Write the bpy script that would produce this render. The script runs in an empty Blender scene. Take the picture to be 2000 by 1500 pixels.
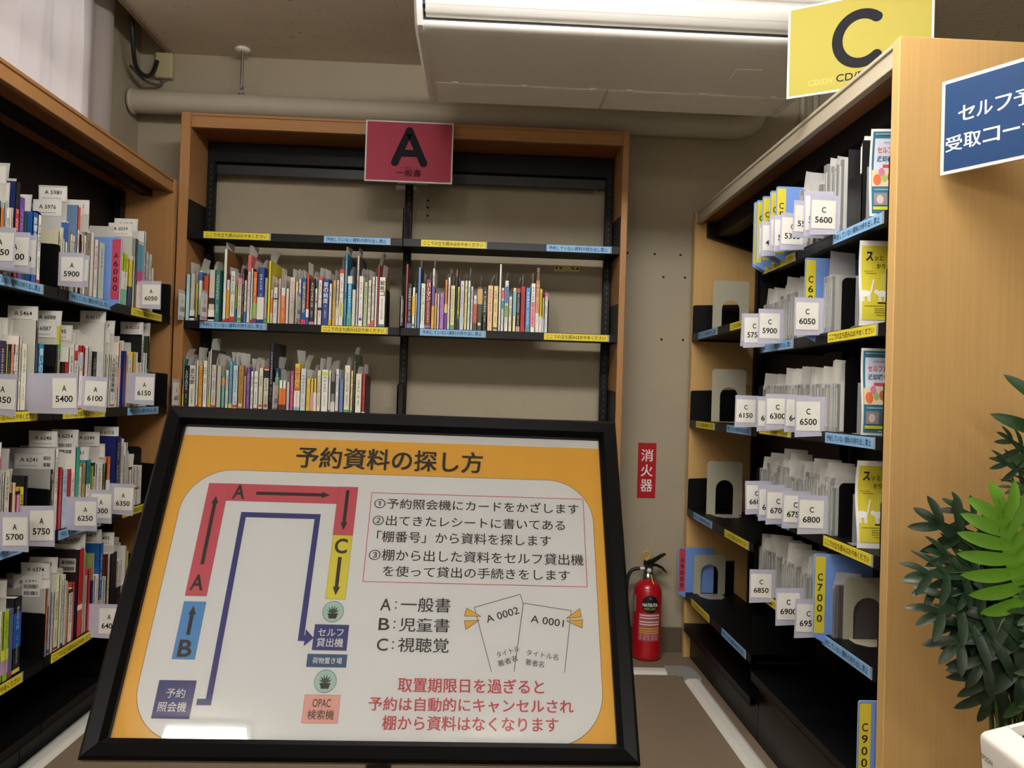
import bpy, math, random, re
from mathutils import Matrix, Vector
sc = bpy.context.scene
COL = sc.collection
# ---------------------------------------------------------------- camera
YAW, PITCH, ROLL, FPX, CAMZ = 0.03884, 0.01495, 0.03133, 1567.7, 1.0926
_f = Vector((math.sin(YAW)*math.cos(PITCH), math.cos(YAW)*math.cos(PITCH), math.sin(PITCH)))
_r = Vector((math.cos(YAW), -math.sin(YAW), 0)); _u = _r.cross(_f)
_R = _r*math.cos(ROLL) + _u*math.sin(ROLL); _U = -_r*math.sin(ROLL) + _u*math.cos(ROLL)
cam = bpy.data.cameras.new('camera'); cam.sensor_width = 36; cam.lens = FPX/2000*36; cam.clip_start = .02
camo = bpy.data.objects.new('camera', cam); COL.objects.link(camo); sc.camera = camo
camo.matrix_world = Matrix(((_R.x, _U.x, -_f.x, 0), (_R.y, _U.y, -_f.y, 0), (_R.z, _U.z, -_f.z, CAMZ), (0, 0, 0, 1)))
# ---------------------------------------------------------------- world, exposure
wd = bpy.data.worlds.new('world'); sc.world = wd; wd.use_nodes = True
wd.node_tree.nodes['Background'].inputs[0].default_value = (1, .95, .93, 1)
wd.node_tree.nodes['Background'].inputs[1].default_value = 2.2
sc.view_settings.view_transform = 'Standard'; sc.view_settings.look = 'None'
sc.view_settings.gamma = 1; sc.view_settings.use_curve_mapping = False
sc.view_settings.exposure = 0.16
LAMP = 39.0                      # radiance of the ceiling lamps' diffusers
LAMPS = [(.12, 1.42, 1.25, .19), (-1.03, -1.96, .34, 1.3), (.25, -2.05, .30, 1.3)]   # x, y, length x, length y

# ---------------------------------------------------------------- materials
def lin(h):
    c = [int(h[i:i+2], 16)/255 for i in (0, 2, 4)]
    return tuple((x/12.92 if x <= .04045 else ((x+.055)/1.055)**2.4) for x in c)
_M = {}
def mat(h, rough=.5, name=None, var=.05, scale=30, metal=0, coat=0, bump=0, bscale=200, spec=.5, alpha=1, trans=0):
    k = (h, rough, name, metal, coat, bump, alpha, trans)
    if k in _M: return _M[k]
    m = bpy.data.materials.new(name or 'paint_'+h); m.use_nodes = True; nt = m.node_tree; b = nt.nodes['Principled BSDF']
    c = lin(h); N = nt.nodes.new
    tc = N('ShaderNodeTexCoord'); nz = N('ShaderNodeTexNoise'); nz.inputs['Scale'].default_value = scale; nz.inputs['Detail'].default_value = 3
    nt.links.new(tc.outputs['Object'], nz.inputs['Vector'])
    mx = N('ShaderNodeMix'); mx.data_type = 'RGBA'
    mx.inputs[6].default_value = (*[x*(1-var) for x in c], 1); mx.inputs[7].default_value = (*[min(1, x*(1+var)) for x in c], 1)
    nt.links.new(nz.outputs['Fac'], mx.inputs[0]); nt.links.new(mx.outputs[2], b.inputs['Base Color'])
    b.inputs['Roughness'].default_value = rough; b.inputs['Metallic'].default_value = metal
    b.inputs['Coat Weight'].default_value = coat; b.inputs['Coat Roughness'].default_value = .06
    b.inputs['Specular IOR Level'].default_value = spec; b.inputs['Alpha'].default_value = alpha; b.inputs['Transmission Weight'].default_value = trans
    if bump:
        n2 = N('ShaderNodeTexNoise'); n2.inputs['Scale'].default_value = bscale; n2.inputs['Detail'].default_value = 4
        nt.links.new(tc.outputs['Object'], n2.inputs['Vector'])
        bp = N('ShaderNodeBump'); bp.inputs['Strength'].default_value = bump; bp.inputs['Distance'].default_value = .004
        nt.links.new(n2.outputs['Fac'], bp.inputs['Height']); nt.links.new(bp.outputs[0], b.inputs['Normal'])
    _M[k] = m; return m
def wood(h, name, axis=2, dark=.8):
    m = bpy.data.materials.new(name); m.use_nodes = True; nt = m.node_tree; b = nt.nodes['Principled BSDF']; N = nt.nodes.new
    tc = N('ShaderNodeTexCoord'); mp = N('ShaderNodeMapping'); s = [90, 90, 90]; s[axis] = 2.2; mp.inputs['Scale'].default_value = s
    nz = N('ShaderNodeTexNoise'); nz.inputs['Scale'].default_value = 1.6; nz.inputs['Detail'].default_value = 5
    mx = N('ShaderNodeMix'); mx.data_type = 'RGBA'; c = lin(h)
    mx.inputs[6].default_value = (c[0]*dark, c[1]*dark*.97, c[2]*dark*.92, 1); mx.inputs[7].default_value = (*[min(1, x*1.08) for x in c], 1)
    L = nt.links.new
    L(tc.outputs['Object'], mp.inputs[0]); L(mp.outputs[0], nz.inputs['Vector']); L(nz.outputs['Fac'], mx.inputs[0]); L(mx.outputs[2], b.inputs['Base Color'])
    b.inputs['Roughness'].default_value = .45; b.inputs['Specular IOR Level'].default_value = .35
    return m
def glow(name, col, s):
    m = bpy.data.materials.new(name); m.use_nodes = True; nt = m.node_tree; nt.nodes.clear()
    e = nt.nodes.new('ShaderNodeEmission'); o = nt.nodes.new('ShaderNodeOutputMaterial'); e.inputs[0].default_value = (*col, 1); e.inputs[1].default_value = s
    nt.links.new(e.outputs[0], o.inputs[0]); return m
def film(name, tint=(1, 1, 1), rough=.02, ior=1.45):
    """clear sheet: transparent with a fresnel reflection"""
    m = bpy.data.materials.new(name); m.use_nodes = True; nt = m.node_tree; nt.nodes.clear(); N = nt.nodes.new
    t = N('ShaderNodeBsdfTransparent'); g = N('ShaderNodeBsdfGlossy'); f = N('ShaderNodeFresnel'); x = N('ShaderNodeMixShader'); o = N('ShaderNodeOutputMaterial')
    t.inputs[0].default_value = (*tint, 1); g.inputs['Roughness'].default_value = rough; f.inputs[0].default_value = ior
    L = nt.links.new; L(f.outputs[0], x.inputs[0]); L(t.outputs[0], x.inputs[1]); L(g.outputs[0], x.inputs[2]); L(x.outputs[0], o.inputs[0]); return m
def thin(name):
    """thin receipt paper: some light comes through it"""
    m = mat('e8e6e0', .8, name); nt = m.node_tree; N = nt.nodes.new; b = nt.nodes['Principled BSDF']; o = nt.nodes['Material Output']
    tl = N('ShaderNodeBsdfTranslucent'); tl.inputs[0].default_value = (.82, .80, .76, 1); x = N('ShaderNodeMixShader'); x.inputs[0].default_value = .38
    L = nt.links.new; L(b.outputs[0], x.inputs[1]); L(tl.outputs[0], x.inputs[2]); L(x.outputs[0], o.inputs[0]); return m
def sheer(name):
    m = bpy.data.materials.new(name); m.use_nodes = True; nt = m.node_tree; nt.nodes.clear(); N = nt.nodes.new
    d = N('ShaderNodeBsdfDiffuse'); tl = N('ShaderNodeBsdfTranslucent'); tr = N('ShaderNodeBsdfTransparent'); a = N('ShaderNodeMixShader'); c = N('ShaderNodeMixShader'); o = N('ShaderNodeOutputMaterial')
    d.inputs[0].default_value = (.82, .76, .76, 1); tl.inputs[0].default_value = (.80, .75, .75, 1)
    a.inputs[0].default_value = .45; c.inputs[0].default_value = .16
    L = nt.links.new; L(d.outputs[0], a.inputs[1]); L(tl.outputs[0], a.inputs[2]); L(a.outputs[0], c.inputs[1]); L(tr.outputs[0], c.inputs[2]); L(c.outputs[0], o.inputs[0]); return m
BLACK = mat('060607', .5, 'black_steel', spec=.25); INK = mat('18181a', .7, 'ink', spec=.15); PAPER = mat('e6e4de', .8, 'paper'); PAGES = mat('dcd4c0', .9, 'pages')
WOODL = wood('aa7c4e', 'warm_wood_upright', 2); WOODLX = wood('aa7c4e', 'warm_wood_across', 0)
WOODR = wood('cda76c', 'light_wood_upright', 2, .88)
SLIP = thin('slip_paper')
STEEL = mat('b9bcc0', .3, 'steel', metal=1); WHITE = mat('e9e6df', .5, 'white_plastic')
HOLDER = mat('b6b5c6', .25, 'lilac_clear_plastic'); YEL = mat('e2cf35', .55, 'yellow_print'); BLU = mat('86b6e2', .55, 'blue_print'); RED = mat('c4222e', .45, 'red_print')
BEIGE = mat('a9a692', .4, 'beige_steel')

# ---------------------------------------------------------------- mesh helpers
_G = {}
def glyphs(s, bold=0.0, res=3):
    k = (s, bold, res)
    if k in _G: return _G[k]
    cu = bpy.data.curves.new('t', 'FONT'); cu.body = s; cu.size = 1; cu.resolution_u = res; cu.offset = bold
    o = bpy.data.objects.new('t', cu); COL.objects.link(o); bpy.context.view_layer.update()
    me = o.evaluated_get(bpy.context.evaluated_depsgraph_get()).to_mesh()
    V = [(v.co.x, v.co.y) for v in me.vertices]; F = [tuple(p.vertices) for p in me.polygons]
    bpy.data.objects.remove(o); bpy.data.curves.remove(cu)
    if V:
        xs = [v[0] for v in V]; ys = [v[1] for v in V]; bb = (min(xs), min(ys), max(xs), max(ys))
    else: bb = (0, 0, 1, 1)
    _G[k] = (V, F, bb); return _G[k]
class MB:
    def __init__(s, M=None): s.v = []; s.f = []; s.m = []; s.s = []; s.M = M; s.mats = []
    def mi(s, m):
        if m not in s.mats: s.mats.append(m)
        return s.mats.index(m)
    def add(s, V, F, m, sm=False):
        n = len(s.v); s.v += [tuple(p) for p in V]; k = s.mi(m)
        for f in F: s.f.append([i+n for i in f]); s.m.append(k); s.s.append(sm)
    def box(s, x0, x1, y0, y1, z0, z1, m):
        V = [(x, y, z) for z in (z0, z1) for y in (y0, y1) for x in (x0, x1)]
        s.add(V, [(0, 2, 3, 1), (4, 5, 7, 6), (0, 1, 5, 4), (2, 6, 7, 3), (0, 4, 6, 2), (1, 3, 7, 5)], m); return s
    def cbox(s, x0, x1, y0, y1, z0, z1, m, c=.002):
        """box with chamfered edges"""
        X = (x0, x1); Y = (y0, y1); Z = (z0, z1); V = []; I = {}
        for a in (0, 1):
            for b in (0, 1):
                for d in (0, 1):
                    sx, sy, sz = (1, -1)[a]*c, (1, -1)[b]*c, (1, -1)[d]*c
                    for ax in range(3):
                        p = [X[a]+sx, Y[b]+sy, Z[d]+sz]; p[ax] = (X[a], Y[b], Z[d])[ax]
                        I[(a, b, d, ax)] = len(V); V.append(p)
        F = []
        for ax in range(3):
            o = [i for i in range(3) if i != ax]
            for e in (0, 1):
                def k(p, q): t = [0, 0, 0]; t[ax] = e; t[o[0]] = p; t[o[1]] = q; return I[(*t, ax)]
                F.append((k(0, 0), k(1, 0), k(1, 1), k(0, 1)))
        for ax in range(3):
            o = [i for i in range(3) if i != ax]
            for p in (0, 1):
                for q in (0, 1):
                    def k(e, w): t = [0, 0, 0]; t[ax] = e; t[o[0]] = p; t[o[1]] = q; return I[(*t, w)]
                    F.append((k(0, o[0]), k(1, o[0]), k(1, o[1]), k(0, o[1])))
        for a in (0, 1):
            for b in (0, 1):
                for d in (0, 1): F.append(tuple(I[(a, b, d, x)] for x in range(3)))
        s.add(V, F, m); return s
    def quad(s, a, b, c, d, m): s.add([a, b, c, d], [(0, 1, 2, 3)], m); return s
    def prism(s, P, o, a, b, n, m, m2=None):
        """polygon P in the plane (o; a, b) pushed along the vector n"""
        o, a, b, n = Vector(o), Vector(a), Vector(b), Vector(n); k = len(P)
        A = [o+a*p[0]+b*p[1] for p in P]; B = [p+n for p in A]
        s.add(A+B, [tuple(range(k))[::-1], tuple(range(k, 2*k))], m)
        s.add(A+B, [(i, (i+1) % k, (i+1) % k+k, i+k) for i in range(k)], m2 or m); return s
    def poly(s, P, o, a, b, m):
        o, a, b = Vector(o), Vector(a), Vector(b); s.add([o+a*p[0]+b*p[1] for p in P], [tuple(range(len(P)))], m); return s
    def tube(s, P, r, m, seg=10, cap=True):
        P = [Vector(p) for p in P]; V = []; F = []; up = None; n = len(P)
        for i, p in enumerate(P):
            t = (P[min(i+1, n-1)]-P[max(i-1, 0)]).normalized()
            if up is None: up = t.orthogonal().normalized()
            up = (up-t*up.dot(t)).normalized(); w = t.cross(up); rr = r[i] if isinstance(r, (list, tuple)) else r
            V += [p+up*math.cos(2*math.pi*k/seg)*rr+w*math.sin(2*math.pi*k/seg)*rr for k in range(seg)]
        for i in range(n-1):
            for k in range(seg): F.append((i*seg+k, i*seg+(k+1) % seg, (i+1)*seg+(k+1) % seg, (i+1)*seg+k))
        s.add(V, F, m, True)
        if cap: s.add(V[:seg], [tuple(range(seg))[::-1]], m); s.add(V[-seg:], [tuple(range(seg))], m)
        return s
    def lathe(s, P, c, m, seg=32, ax='z'):
        V = []; F = []; n = len(P)
        for r, z in P:
            for k in range(seg):
                a = 2*math.pi*k/seg; x, y = r*math.cos(a), r*math.sin(a)
                V.append((c[0]+x, c[1]+y, c[2]+z) if ax == 'z' else (c[0]+x, c[1]+z, c[2]+y))
        for i in range(n-1):
            for k in range(seg): F.append((i*seg+k, i*seg+(k+1) % seg, (i+1)*seg+(k+1) % seg, (i+1)*seg+k))
        s.add(V, F, m, True); return s
    def text(s, t, o, a, b, rect, m, bold=0., res=3, keep=False):
        """lettering t fitted into rect (u0, v0, u1, v1) of the plane (o; a, b)"""
        fat = bold if t.isascii() else 0
        V, F, bb = glyphs(t, fat, res); u0, v0, u1, v1 = rect
        sx = (u1-u0)/max(bb[2]-bb[0], 1e-6); sy = (v1-v0)/max(bb[3]-bb[1], 1e-6)
        if keep: sx = sy = min(sx, sy)
        cu, cv = (u0+u1)/2, (v0+v1)/2; mx, my = (bb[0]+bb[2])/2, (bb[1]+bb[3])/2
        o, a, b = Vector(o), Vector(a), Vector(b); k = bold if fat == 0 else 0
        nn = a.cross(b).normalized()*.00005
        for i, (dx, dy) in enumerate(((-k, -k*.6), (k, k*.6), (k, -k*.6), (-k, k*.6)) if k > .009 else ((-k, -k*.6), (k, k*.6)) if k else ((0, 0),)):
            s.add([o+nn*i+a*(cu+(x-mx+dx)*sx)+b*(cv+(y-my+dy)*sy) for x, y in V], F, m)
        return s
    def line(s, p, q, w, o, a, b, m):
        dx, dy = q[0]-p[0], q[1]-p[1]; l = math.hypot(dx, dy) or 1; nx, ny = -dy/l*w/2, dx/l*w/2
        return s.poly([(p[0]-nx, p[1]-ny), (q[0]-nx, q[1]-ny), (q[0]+nx, q[1]+ny), (p[0]+nx, p[1]+ny)], o, a, b, m)
    def build(s, name, parent=None, M=None, loc=None):
        me = bpy.data.meshes.new(name); V = s.v
        if s.M is not None: V = [s.M @ Vector(p) for p in V]
        me.from_pydata([tuple(p) for p in V], [], s.f)
        for m in s.mats: me.materials.append(m)
        me.polygons.foreach_set('material_index', s.m); me.polygons.foreach_set('use_smooth', s.s); me.update()
        o = bpy.data.objects.new(name, me); COL.objects.link(o)
        if parent is not None: o.parent = parent
        if M is not None: o.matrix_local = M
        return o
def tag(o, label=None, cat=None, group=None, kind=None):
    for k, v in (('label', label), ('category', cat), ('group', group), ('kind', kind)):
        if v: o[k] = v
    return o
def thing(name, label, cat, M=None, group=None):
    o = bpy.data.objects.new(name, None); o.empty_display_size = .05; COL.objects.link(o)
    if M is not None: o.matrix_world = M
    return tag(o, label, cat, group)
def frame(ox, oy, oz, x, y):
    """local x and y as world directions, z up"""
    return Matrix(((x[0], y[0], 0, ox), (x[1], y[1], 0, oy), (0, 0, 1, oz), (0, 0, 0, 1)))
def T(x, y, z): return Matrix.Translation((x, y, z))
def circ(cx, cy, r, n=32, ry=None): return [(cx+r*math.cos(2*math.pi*i/n), cy+(ry or r)*math.sin(2*math.pi*i/n)) for i in range(n)]
def rrect(x0, y0, x1, y1, r, n=8):
    P = []
    for cx, cy, a0 in ((x1-r, y1-r, 0), (x0+r, y1-r, 90), (x0+r, y0+r, 180), (x1-r, y0+r, 270)):
        P += [(cx+r*math.cos(math.radians(a0+90*i/n)), cy+r*math.sin(math.radians(a0+90*i/n))) for i in range(n+1)]
    return P
def smooth(P, n=6):
    """rounded path through the given points"""
    P = [Vector(p) for p in P]; out = []
    for i in range(len(P)-1):
        a, b, c, d = P[max(i-1, 0)], P[i], P[i+1], P[min(i+2, len(P)-1)]
        for k in range(n): t = k/n; out.append(.5*((2*b)+(c-a)*t+(2*a-5*b+4*c-d)*t*t+(3*b-a-3*c+d)*t**3))
    return out+[P[-1]]
X, Y, Z = Vector((1, 0, 0)), Vector((0, 1, 0)), Vector((0, 0, 1))
def ordn(n): return '%d%s' % (n, 'th' if 10 <= n % 100 <= 20 else {1: 'st', 2: 'nd', 3: 'rd'}.get(n % 10, 'th'))
_PAL = {'white': 'eeeeea', 'cream': 'e4dcbc', 'light grey': 'c8c8c4', 'grey': '8c8c8c', 'dark grey': '505256', 'black': '1e1e20', 'navy': '24285c', 'blue': '2c5cb0', 'sky blue': '4f9fd0', 'pale blue': 'b8d0dc', 'teal': '2f8c90', 'pale green': 'c0cca8', 'green': '5a9c50', 'lime': 'b8c844', 'dark green': '37493e', 'yellow': 'e8d434', 'pale yellow': 'e8e0a4', 'gold': 'd8a44c', 'tan': 'b0946c', 'orange': 'e07a34', 'peach': 'ecc0a0', 'red': 'c4303a', 'dark red': '8a2c30', 'maroon': '50282c', 'pink': 'd890a4', 'magenta': 'c4508a', 'purple': '7a58a4', 'lilac': 'c8b8dc', 'brown': '7c5638', 'pale pink': 'e6ccc6'}
_PALV = {k: [int(v[i:i+2], 16) for i in (0, 2, 4)] for k, v in _PAL.items()}
def cname(h):
    c = [int(h[i:i+2], 16) for i in (0, 2, 4)]
    return min(_PALV, key=lambda k: sum((a-b)**2 for a, b in zip(c, _PALV[k])))
# ---------------------------------------------------------------- room
RX0, RX1, RY0, RY1, RH = -1.505, 3.3, -3.4, 3.492, 2.52
def plaster(name, h, bump=.5):
    m = mat(h, .9, name, var=.07, scale=4, bump=bump, bscale=55); return m
WALLM = plaster('rough_plaster', 'a79d88'); WALLW = plaster('white_plaster', 'd8d4c8')
def ceil_mat():
    m = mat('d2c8b2', .95, 'ceiling_board', var=.06, scale=6, bump=.35, bscale=90); nt = m.node_tree; N = nt.nodes.new; L = nt.links.new
    b = nt.nodes['Principled BSDF']; src = b.inputs['Base Color'].links[0].from_socket
    tc = N('ShaderNodeTexCoord'); mp = N('ShaderNodeMapping'); mp.inputs['Scale'].default_value = (14, 45, 14); n = N('ShaderNodeTexNoise'); n.inputs['Scale'].default_value = 1.7; n.inputs['Detail'].default_value = 2
    r = N('ShaderNodeValToRGB'); r.color_ramp.elements[0].position = .66; r.color_ramp.elements[0].color = (1, 1, 1, 1); r.color_ramp.elements[1].position = .72; r.color_ramp.elements[1].color = (.55, .5, .45, 1)
    x = N('ShaderNodeMix'); x.data_type = 'RGBA'; x.blend_type = 'MULTIPLY'; x.inputs[0].default_value = 1
    L(tc.outputs['Object'], mp.inputs[0]); L(mp.outputs[0], n.inputs['Vector']); L(n.outputs['Fac'], r.inputs[0]); L(src, x.inputs[6]); L(r.outputs[0], x.inputs[7]); L(x.outputs[2], b.inputs['Base Color'])
    return m
CEIL = ceil_mat(); FLOORM = mat('7c6b57', .85, 'brown_carpet', var=.12, scale=260, bump=.25, bscale=500)
def struct(name, mb): o = mb.build(name); o['kind'] = 'structure'; return o
t = .12
struct('floor', MB().box(RX0-t, RX1+t, RY0-t, RY1+t, -.1, 0, FLOORM))
PX = -1.365
mb = MB().box(PX, RX1+t, RY0-t, RY1+t, RH, RH+t, CEIL); mb.box(RX0-t, PX, RY0-t, RY1+t, RH+.25, RH+.3, CEIL); struct('ceiling', mb)
struct('trim_1', MB().cbox(PX-.022, PX, RY0, RY1-.005, RH-.012, RH+.25, mat('8a7a66', .6, 'curtain_box_board')))
WB = struct('wall_back', MB().box(RX0-t, RX1+t, RY1, RY1+t, 0, RH+.3, WALLM))
struct('wall_front', MB().box(RX0-t, RX1+t, RY0-t, RY0, 0, RH+.3, WALLW))
struct('wall_right', MB().box(RX1, RX1+t, RY0, RY1, 0, RH, WALLW))
wy0, wy1, wz0, wz1 = .2, 3.02, 1.05, 2.56
mb = MB(); x0, x1 = RX0-t, RX0
mb.box(x0, x1, RY0, wy0, 0, RH+.3, WALLM); mb.box(x0, x1, wy1, RY1, 0, RH+.3, WALLM); mb.box(x0, x1, wy0, wy1, 0, wz0, WALLM); mb.box(x0, x1, wy0, wy1, wz1, RH+.3, WALLM); struct('wall_left', mb)
mb = MB(); fr = mat('b9b4aa', .4, 'aluminium_frame', metal=.4)
for a, b, c, d in ((wy0, wy1, wz0, wz0+.04), (wy0, wy1, wz1-.04, wz1), (wy0, wy0+.04, wz0, wz1), (wy1-.04, wy1, wz0, wz1), (1.58, 1.64, wz0, wz1), (wy0, wy1, 2.2, 2.225)): mb.box(-1.59, -1.55, a, b, c, d, fr)
w = struct('window_1', mb); MB().box(-1.573, -1.568, wy0+.03, wy1-.03, wz0+.03, wz1-.03, film('window_glass')).build('window_pane', w)
struct('baseboard_back', MB().cbox(RX0, RX1, RY1-.012, RY1, 0, .106, mat('5d5344', .7, 'vinyl_baseboard')))
# anchor holes in the wall
mb = MB()
for x, z in ((.625, 1.736), (.745, 1.736), (.859, 1.736), (.787, 1.636), (.882, 1.637), (.786, 1.361), (.881, 1.362), (-.255, 1.93), (-.255, 1.90), (-.255, 1.865)):
    mb.lathe([(.0005, -.0014), (.004, -.0012), (.0052, -.0004)], (x, RY1, z), BLACK, 10, 'y')
mb.build('anchor_holes', WB)
# ---------------------------------------------------------------- ceiling lamps (outside the picture, they light it)
LG = [glow('lamp_diffuser', (1, .965, .915), LAMP), glow('lamp_diffuser_rear', (1, .965, .93), LAMP*.62)]
for i, (x, y, lx, ly) in enumerate(LAMPS):
    th = thing('ceiling_lamp', ['long ceiling lamp above the sign stand', 'ceiling lamp behind the viewer by the window', 'ceiling lamp behind the viewer in the middle'][i], 'lamp', T(x, y, RH))
    MB().cbox(-lx/2-.02, lx/2+.02, -ly/2-.02, ly/2+.02, -.022, 0, WHITE, .004).build('housing', th)
    MB().cbox(-lx/2, lx/2, -ly/2, ly/2, -.105, -.023, LG[min(i, 1)], .003).build('diffuser', th)
# ---------------------------------------------------------------- sheer curtain
rnd = random.Random(3); mb = MB(); n, k = 240, 26; V = []
ph = [rnd.uniform(0, 6) for _ in range(6)]
for j in range(k+1):
    f = j/k; z = 2.74-f*1.5
    for i in range(n+1):
        g = i/n; y = .15+g*2.99
        q = y*30+ph[0]+1.5*math.sin(f*2.1+g*9)+.9*math.sin(y*7); fold = .0135*math.copysign(abs(math.sin(q))**.7, math.sin(q))+.0065*math.sin(y*66+ph[1]+1.9*f+math.sin(y*11)*1.3)
        gather = .02*math.exp(-((y-2.93+.12*(f-.4))/.10)**2)*math.sin(f*5)
        V.append((-1.475+fold*(1-.2*f)+gather*.3, y+.02*math.sin(f*4+y*8)*(.4+f)*.6+(.035*f if g > .96 else 0), z))
mb.add(V, [(a+b*(n+1), a+1+b*(n+1), a+1+(b+1)*(n+1), a+(b+1)*(n+1)) for b in range(k) for a in range(n)], sheer('sheer_fabric'), True)
tag(mb.build('sheer_curtain'), 'pleated sheer white curtain hanging at the window above the left bookcase', 'curtain')
tag(MB().tube([(-1.475, .1, 2.757), (-1.475, 3.2, 2.757)], .009, STEEL).build('curtain_rail'), 'thin metal curtain rail in the recess over the window', 'curtain rail')
# ---------------------------------------------------------------- pipe with its hanger, junction box, cable
PIPEM = mat('b5ad9c', .55, 'painted_pipe', var=.06, scale=7)
th = thing('ceiling_pipe', 'thick beige pipe running along the back wall under the ceiling', 'pipe', T(0, 3.40, 2.275))
MB().tube([(-1.495, 0, 0), (-.5, 0, 0), (.5, 0, 0), (1.06, 0, 0), (1.11, .004, .012), (1.145, .012, .045), (1.16, .016, .10), (1.16, .018, .236)], .047, PIPEM, 24).build('pipe_run', th)
mb = MB(); mb.lathe([(.047, -.008), (.053, -.006), (.053, .006), (.047, .008)], (0, 0, 0), PIPEM, 24); o = mb.build('end_collar', th, T(-1.49, 0, 0) @ Matrix.Rotation(math.pi/2, 4, 'Y'))
hx = -1.045
mb = MB().tube([(hx, 0, .048), (hx, 0, .235)], .0065, STEEL, 10); mb.box(hx-.011, hx+.011, -.012, .012, .05, .062, STEEL).box(hx-.009, hx+.009, -.010, .010, .075, .088, STEEL); mb.tube([(hx, -.018, .07), (hx, .018, .07)], .004, STEEL, 8); mb.build('hanger_rod', th)
MB().lathe([(.001, .245), (.03, .243), (.032, .236), (.02, .230), (.008, .228)], (hx, 0, 0), WHITE, 20).build('ceiling_rose', th)
for i, px in enumerate((1.381, 1.439)):
    tag(MB().tube([(px, 3.476, 0.107), (px, 3.476, 2.51)], .013, mat('b8ad98', .5, 'conduit_paint'), 12).build('wall_conduit'), ['left', 'right'][i]+' one of the two thin conduits up the back wall beyond the right bookcase', 'conduit')
th = thing('junction_box', 'small cream junction box on the wall above the pipe', 'box', T(-1.395, RY1, 2.46))
MB().cbox(-.037, .037, -.035, 0, -.057, .053, mat('b7ad88', .5, 'cream_plastic'), .005).build('box_body', th)
MB().box(-.012, .008, -.03, -.012, -.066, -.057, STEEL).build('cable_gland', th)
tag(MB().tube(smooth([(-1.425, 3.20, 2.60), (-1.43, 3.24, 2.46), (-1.44, 3.30, 2.385), (-1.435, 3.37, 2.375), (-1.425, 3.42, 2.40), (-1.42, 3.455, 2.47)]), .009, mat('1a1a1c', .5, 'cable_black'), 10).build('black_cable'), 'black cable looping out of the curtain recess beside the junction box', 'cable')
tag(MB().tube(smooth([(-1.48, 3.34, 2.40), (-1.45, 3.42, 2.37), (-1.41, 3.464, 2.372), (-1.40, 3.468, 2.39)]), .006, mat('55504a', .5, 'cable_grey'), 8).build('grey_cable'), 'thin grey cable entering the underside of the junction box', 'cable')
# ---------------------------------------------------------------- air conditioner
ACM = mat('efede8', .35, 'ac_plastic', var=.02); th = thing('air_conditioner', 'wide white ceiling air conditioner hanging in front of the back pipe', 'air conditioner', T(.42, 0, 0)); hw = .62
def strip(mb, P, x0, x1, m, close=False):
    n = len(P); V = [(x0, y, z) for y, z in P]+[(x1, y, z) for y, z in P]
    mb.add(V, [(i, (i+1) % n, (i+1) % n+n, i+n) for i in range(n if close else n-1)], m, True)
body = [(2.93, 2.40), (2.93, 2.17), (2.905, 2.152), (2.34, 2.152)]
mb = MB(); mb.prism([(2.93, 2.40), (2.93, 2.165), (2.895, 2.152), (2.36, 2.152), (2.332, 2.18), (2.30, 2.22), (2.29, 2.40)], (-hw, 0, 0), Y, Z, (2*hw, 0, 0), ACM); mb.build('unit_body', th)
mb = MB(); strip(mb, [(2.39, 2.1515), (2.36, 2.1515), (2.335, 2.1535), (2.322, 2.158), (2.314, 2.164), (2.311, 2.170), (2.325, 2.172)], -hw, hw, ACM); mb.build('front_lip', th)
mb = MB(); P = [(2.325, 2.182), (2.302, 2.1815), (2.290, 2.187), (2.272, 2.203), (2.258, 2.219), (2.252, 2.230), (2.252, 2.236), (2.30, 2.242)]; strip(mb, P, -hw+.008, hw-.008, ACM); mb.build('air_flap', th)
mb = MB(); P = [(2.30, 2.247), (2.249, 2.244), (2.241, 2.252), (2.236, 2.275), (2.236, 2.33), (2.242, 2.37), (2.262, 2.398), (2.30, 2.402)]; strip(mb, P, -hw, hw, ACM); mb.build('upper_panel', th)
MB().box(-hw, hw, 2.318, 2.33, 2.165, 2.20, mat('2c2a26', .6, 'ac_slot')).box(-hw, hw, 2.275, 2.30, 2.2, 2.26, mat('2c2a26', .6, 'ac_slot')).build('outlet_slot', th)
for s in (-1, 1):
    P = [(2.935, 2.402), (2.935, 2.165), (2.9, 2.148), (2.345, 2.147), (2.31, 2.154), (2.275, 2.185), (2.24, 2.232), (2.226, 2.28), (2.230, 2.35), (2.26, 2.403)]
    mb = MB(); x = s*hw; mb.prism(P, (x, 0, 0), Y, Z, (s*.016, 0, 0), ACM); c = [(y*.9+.1*2.6, z*.9+.1*2.28) for y, z in P]; n = len(P)
    mb.add([(x+s*.016, y, z) for y, z in P]+[(x+s*.026, y, z) for y, z in c], [(i, (i+1) % n, (i+1) % n+n, i+n) for i in range(n)]+[tuple(range(n, 2*n))], ACM, True); mb.build('side_cap', th)
g = mat('e4e0d8', .5, 'ac_grille', var=.02)
for a, b in ((-hw+.012, -.022), (-.018, hw-.012)):
    mb = MB().cbox(a, b, 2.72, 2.895, 2.1475, 2.1525, g, .0015)
    for i in range(26): mb.box(a+.006, b-.006, 2.727+i*.0063, 2.729+i*.0063, 2.1468, 2.1476, g)
    for i in range(3): q = a+(b-a)*(.1+.4*i); mb.box(q, q+.02, 2.712, 2.724, 2.1465, 2.1525, ACM)
    mb.build('intake_grille', th)
MB().cbox(.36, .44, 2.50, 2.60, 2.1495, 2.153, ACM, .001).build('sensor_cover', th)
for s in (-.45, .45):
    for y in (2.4, 2.85): MB().tube([(s, y, 2.38), (s, y, RH)], .005, STEEL, 8).build('hanging_bolt', th)
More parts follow.
